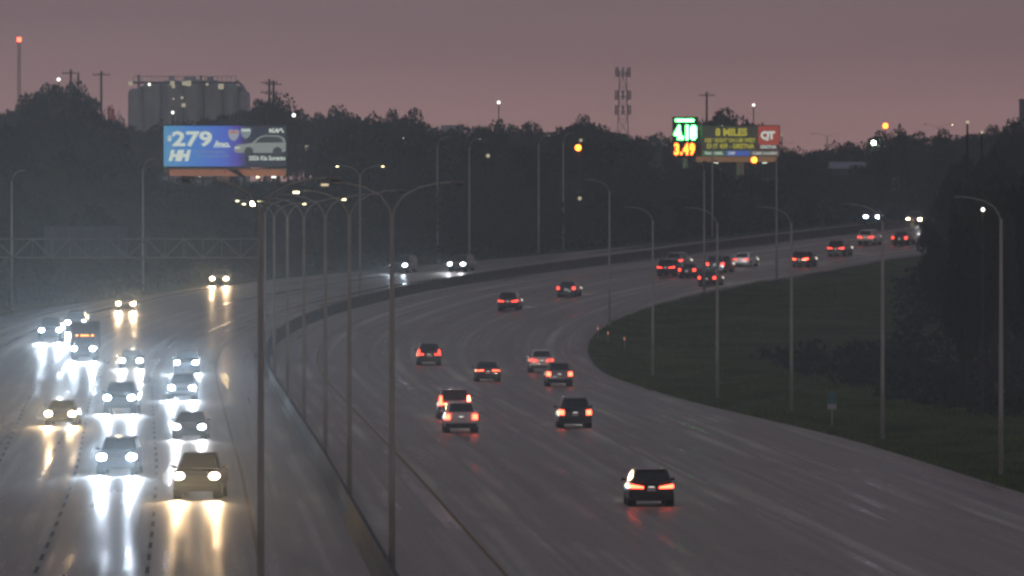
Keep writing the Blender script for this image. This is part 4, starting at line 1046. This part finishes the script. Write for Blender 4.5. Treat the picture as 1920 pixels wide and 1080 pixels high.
# grass blades on the inner verge
r = np.random.default_rng(11); n = 90000
d = 330 + 620 * r.random(n) ** 1.2; x = xr(d) + .25 + np.abs(r.normal(size=n)) * 9
keep = np.ones(n, bool); x = x[keep]; d = d[keep]; z = ground_z(x, d); n = len(x)
hb = r.uniform(.10, .32, n) * (1 + .6 * np.sin(x * .7) * np.cos(d * .09)); an = r.uniform(0, 6.28, n); wv = .05
p0 = np.stack([x - wv * np.cos(an), d - wv * np.sin(an), z - .02], 1); p1 = np.stack([x + wv * np.cos(an), d + wv * np.sin(an), z - .02], 1)
p2 = np.stack([x + r.normal(size=n) * .09, d + r.normal(size=n) * .09, z + hb], 1)
me = bpy.data.meshes.new('grass'); me.from_pydata(np.concatenate([p0, p1, p2], 1).reshape(-1, 3).tolist(), [], np.arange(3 * n).reshape(-1, 3).tolist()); me.update(); me.materials.append(tuft_m)
tag(link('grass', me), 'rough dark grass on the inner verge of the bend', kind='stuff')

# ------------------------------------------------------------------ air: thin rain haze
HAZE_D = 0.00034
hz = MB().box(-1400, 1400, -150, 2420, -2.6, 80).mesh('haze', None)
m = bpy.data.materials.new('haze'); m.use_nodes = True; nt = m.node_tree; nt.nodes.clear()
o_ = nt.nodes.new('ShaderNodeOutputMaterial'); v_ = nt.nodes.new('ShaderNodeVolumePrincipled')
v_.inputs['Color'].default_value = (.80, .93, 1.0, 1); v_.inputs['Density'].default_value = HAZE_D; v_.inputs['Anisotropy'].default_value = .7
nt.links.new(v_.outputs[0], o_.inputs['Volume']); hz.materials.append(m)
tag(link('haze', hz), 'thin damp evening haze over the motorway', kind='stuff')
# tyre spray hanging low over each carriageway
def spray(name, label, fa, fb, d0, d1, top, dens, col):
    dd = np.arange(d0, d1 + 1, 20.0); k = len(dd); V = []; Fc = []
    for d in dd:
        a, b, z = float(fa(d)), float(fb(d)), float(h(d))
        V += [(a, d, z - .35), (b, d, z - .35), (b - .6, d, z + top), (a + .6, d, z + top)]
    for i in range(k - 1):
        for j in range(4): q = 4 * i; Fc.append((q + j, q + (j + 1) % 4, q + 4 + (j + 1) % 4, q + 4 + j))
    Fc += [(3, 2, 1, 0), tuple(4 * (k - 1) + j for j in range(4))]
    me = bpy.data.meshes.new(name); me.from_pydata(V, [], Fc); me.update()
    bm = bmesh.new(); bm.from_mesh(me); bmesh.ops.recalc_face_normals(bm, faces=bm.faces); bm.to_mesh(me); bm.free()
    m = bpy.data.materials.new(name); m.use_nodes = True; nt = m.node_tree; nt.nodes.clear()
    o_ = nt.nodes.new('ShaderNodeOutputMaterial'); v_ = nt.nodes.new('ShaderNodeVolumePrincipled')
    v_.inputs['Color'].default_value = (*col, 1); v_.inputs['Density'].default_value = dens; v_.inputs['Anisotropy'].default_value = .6
    nt.links.new(v_.outputs[0], o_.inputs['Volume']); me.materials.append(m)
    tag(link(name, me), label, kind='stuff')
spray('spray', 'fine tyre spray hanging over the oncoming carriageway', lambda d: xl(d) + 1.5, lambda d: xm(d) - 1.0, 240, 960, 2.6, .0010, (.85, .95, 1))
print('trees', ntree)
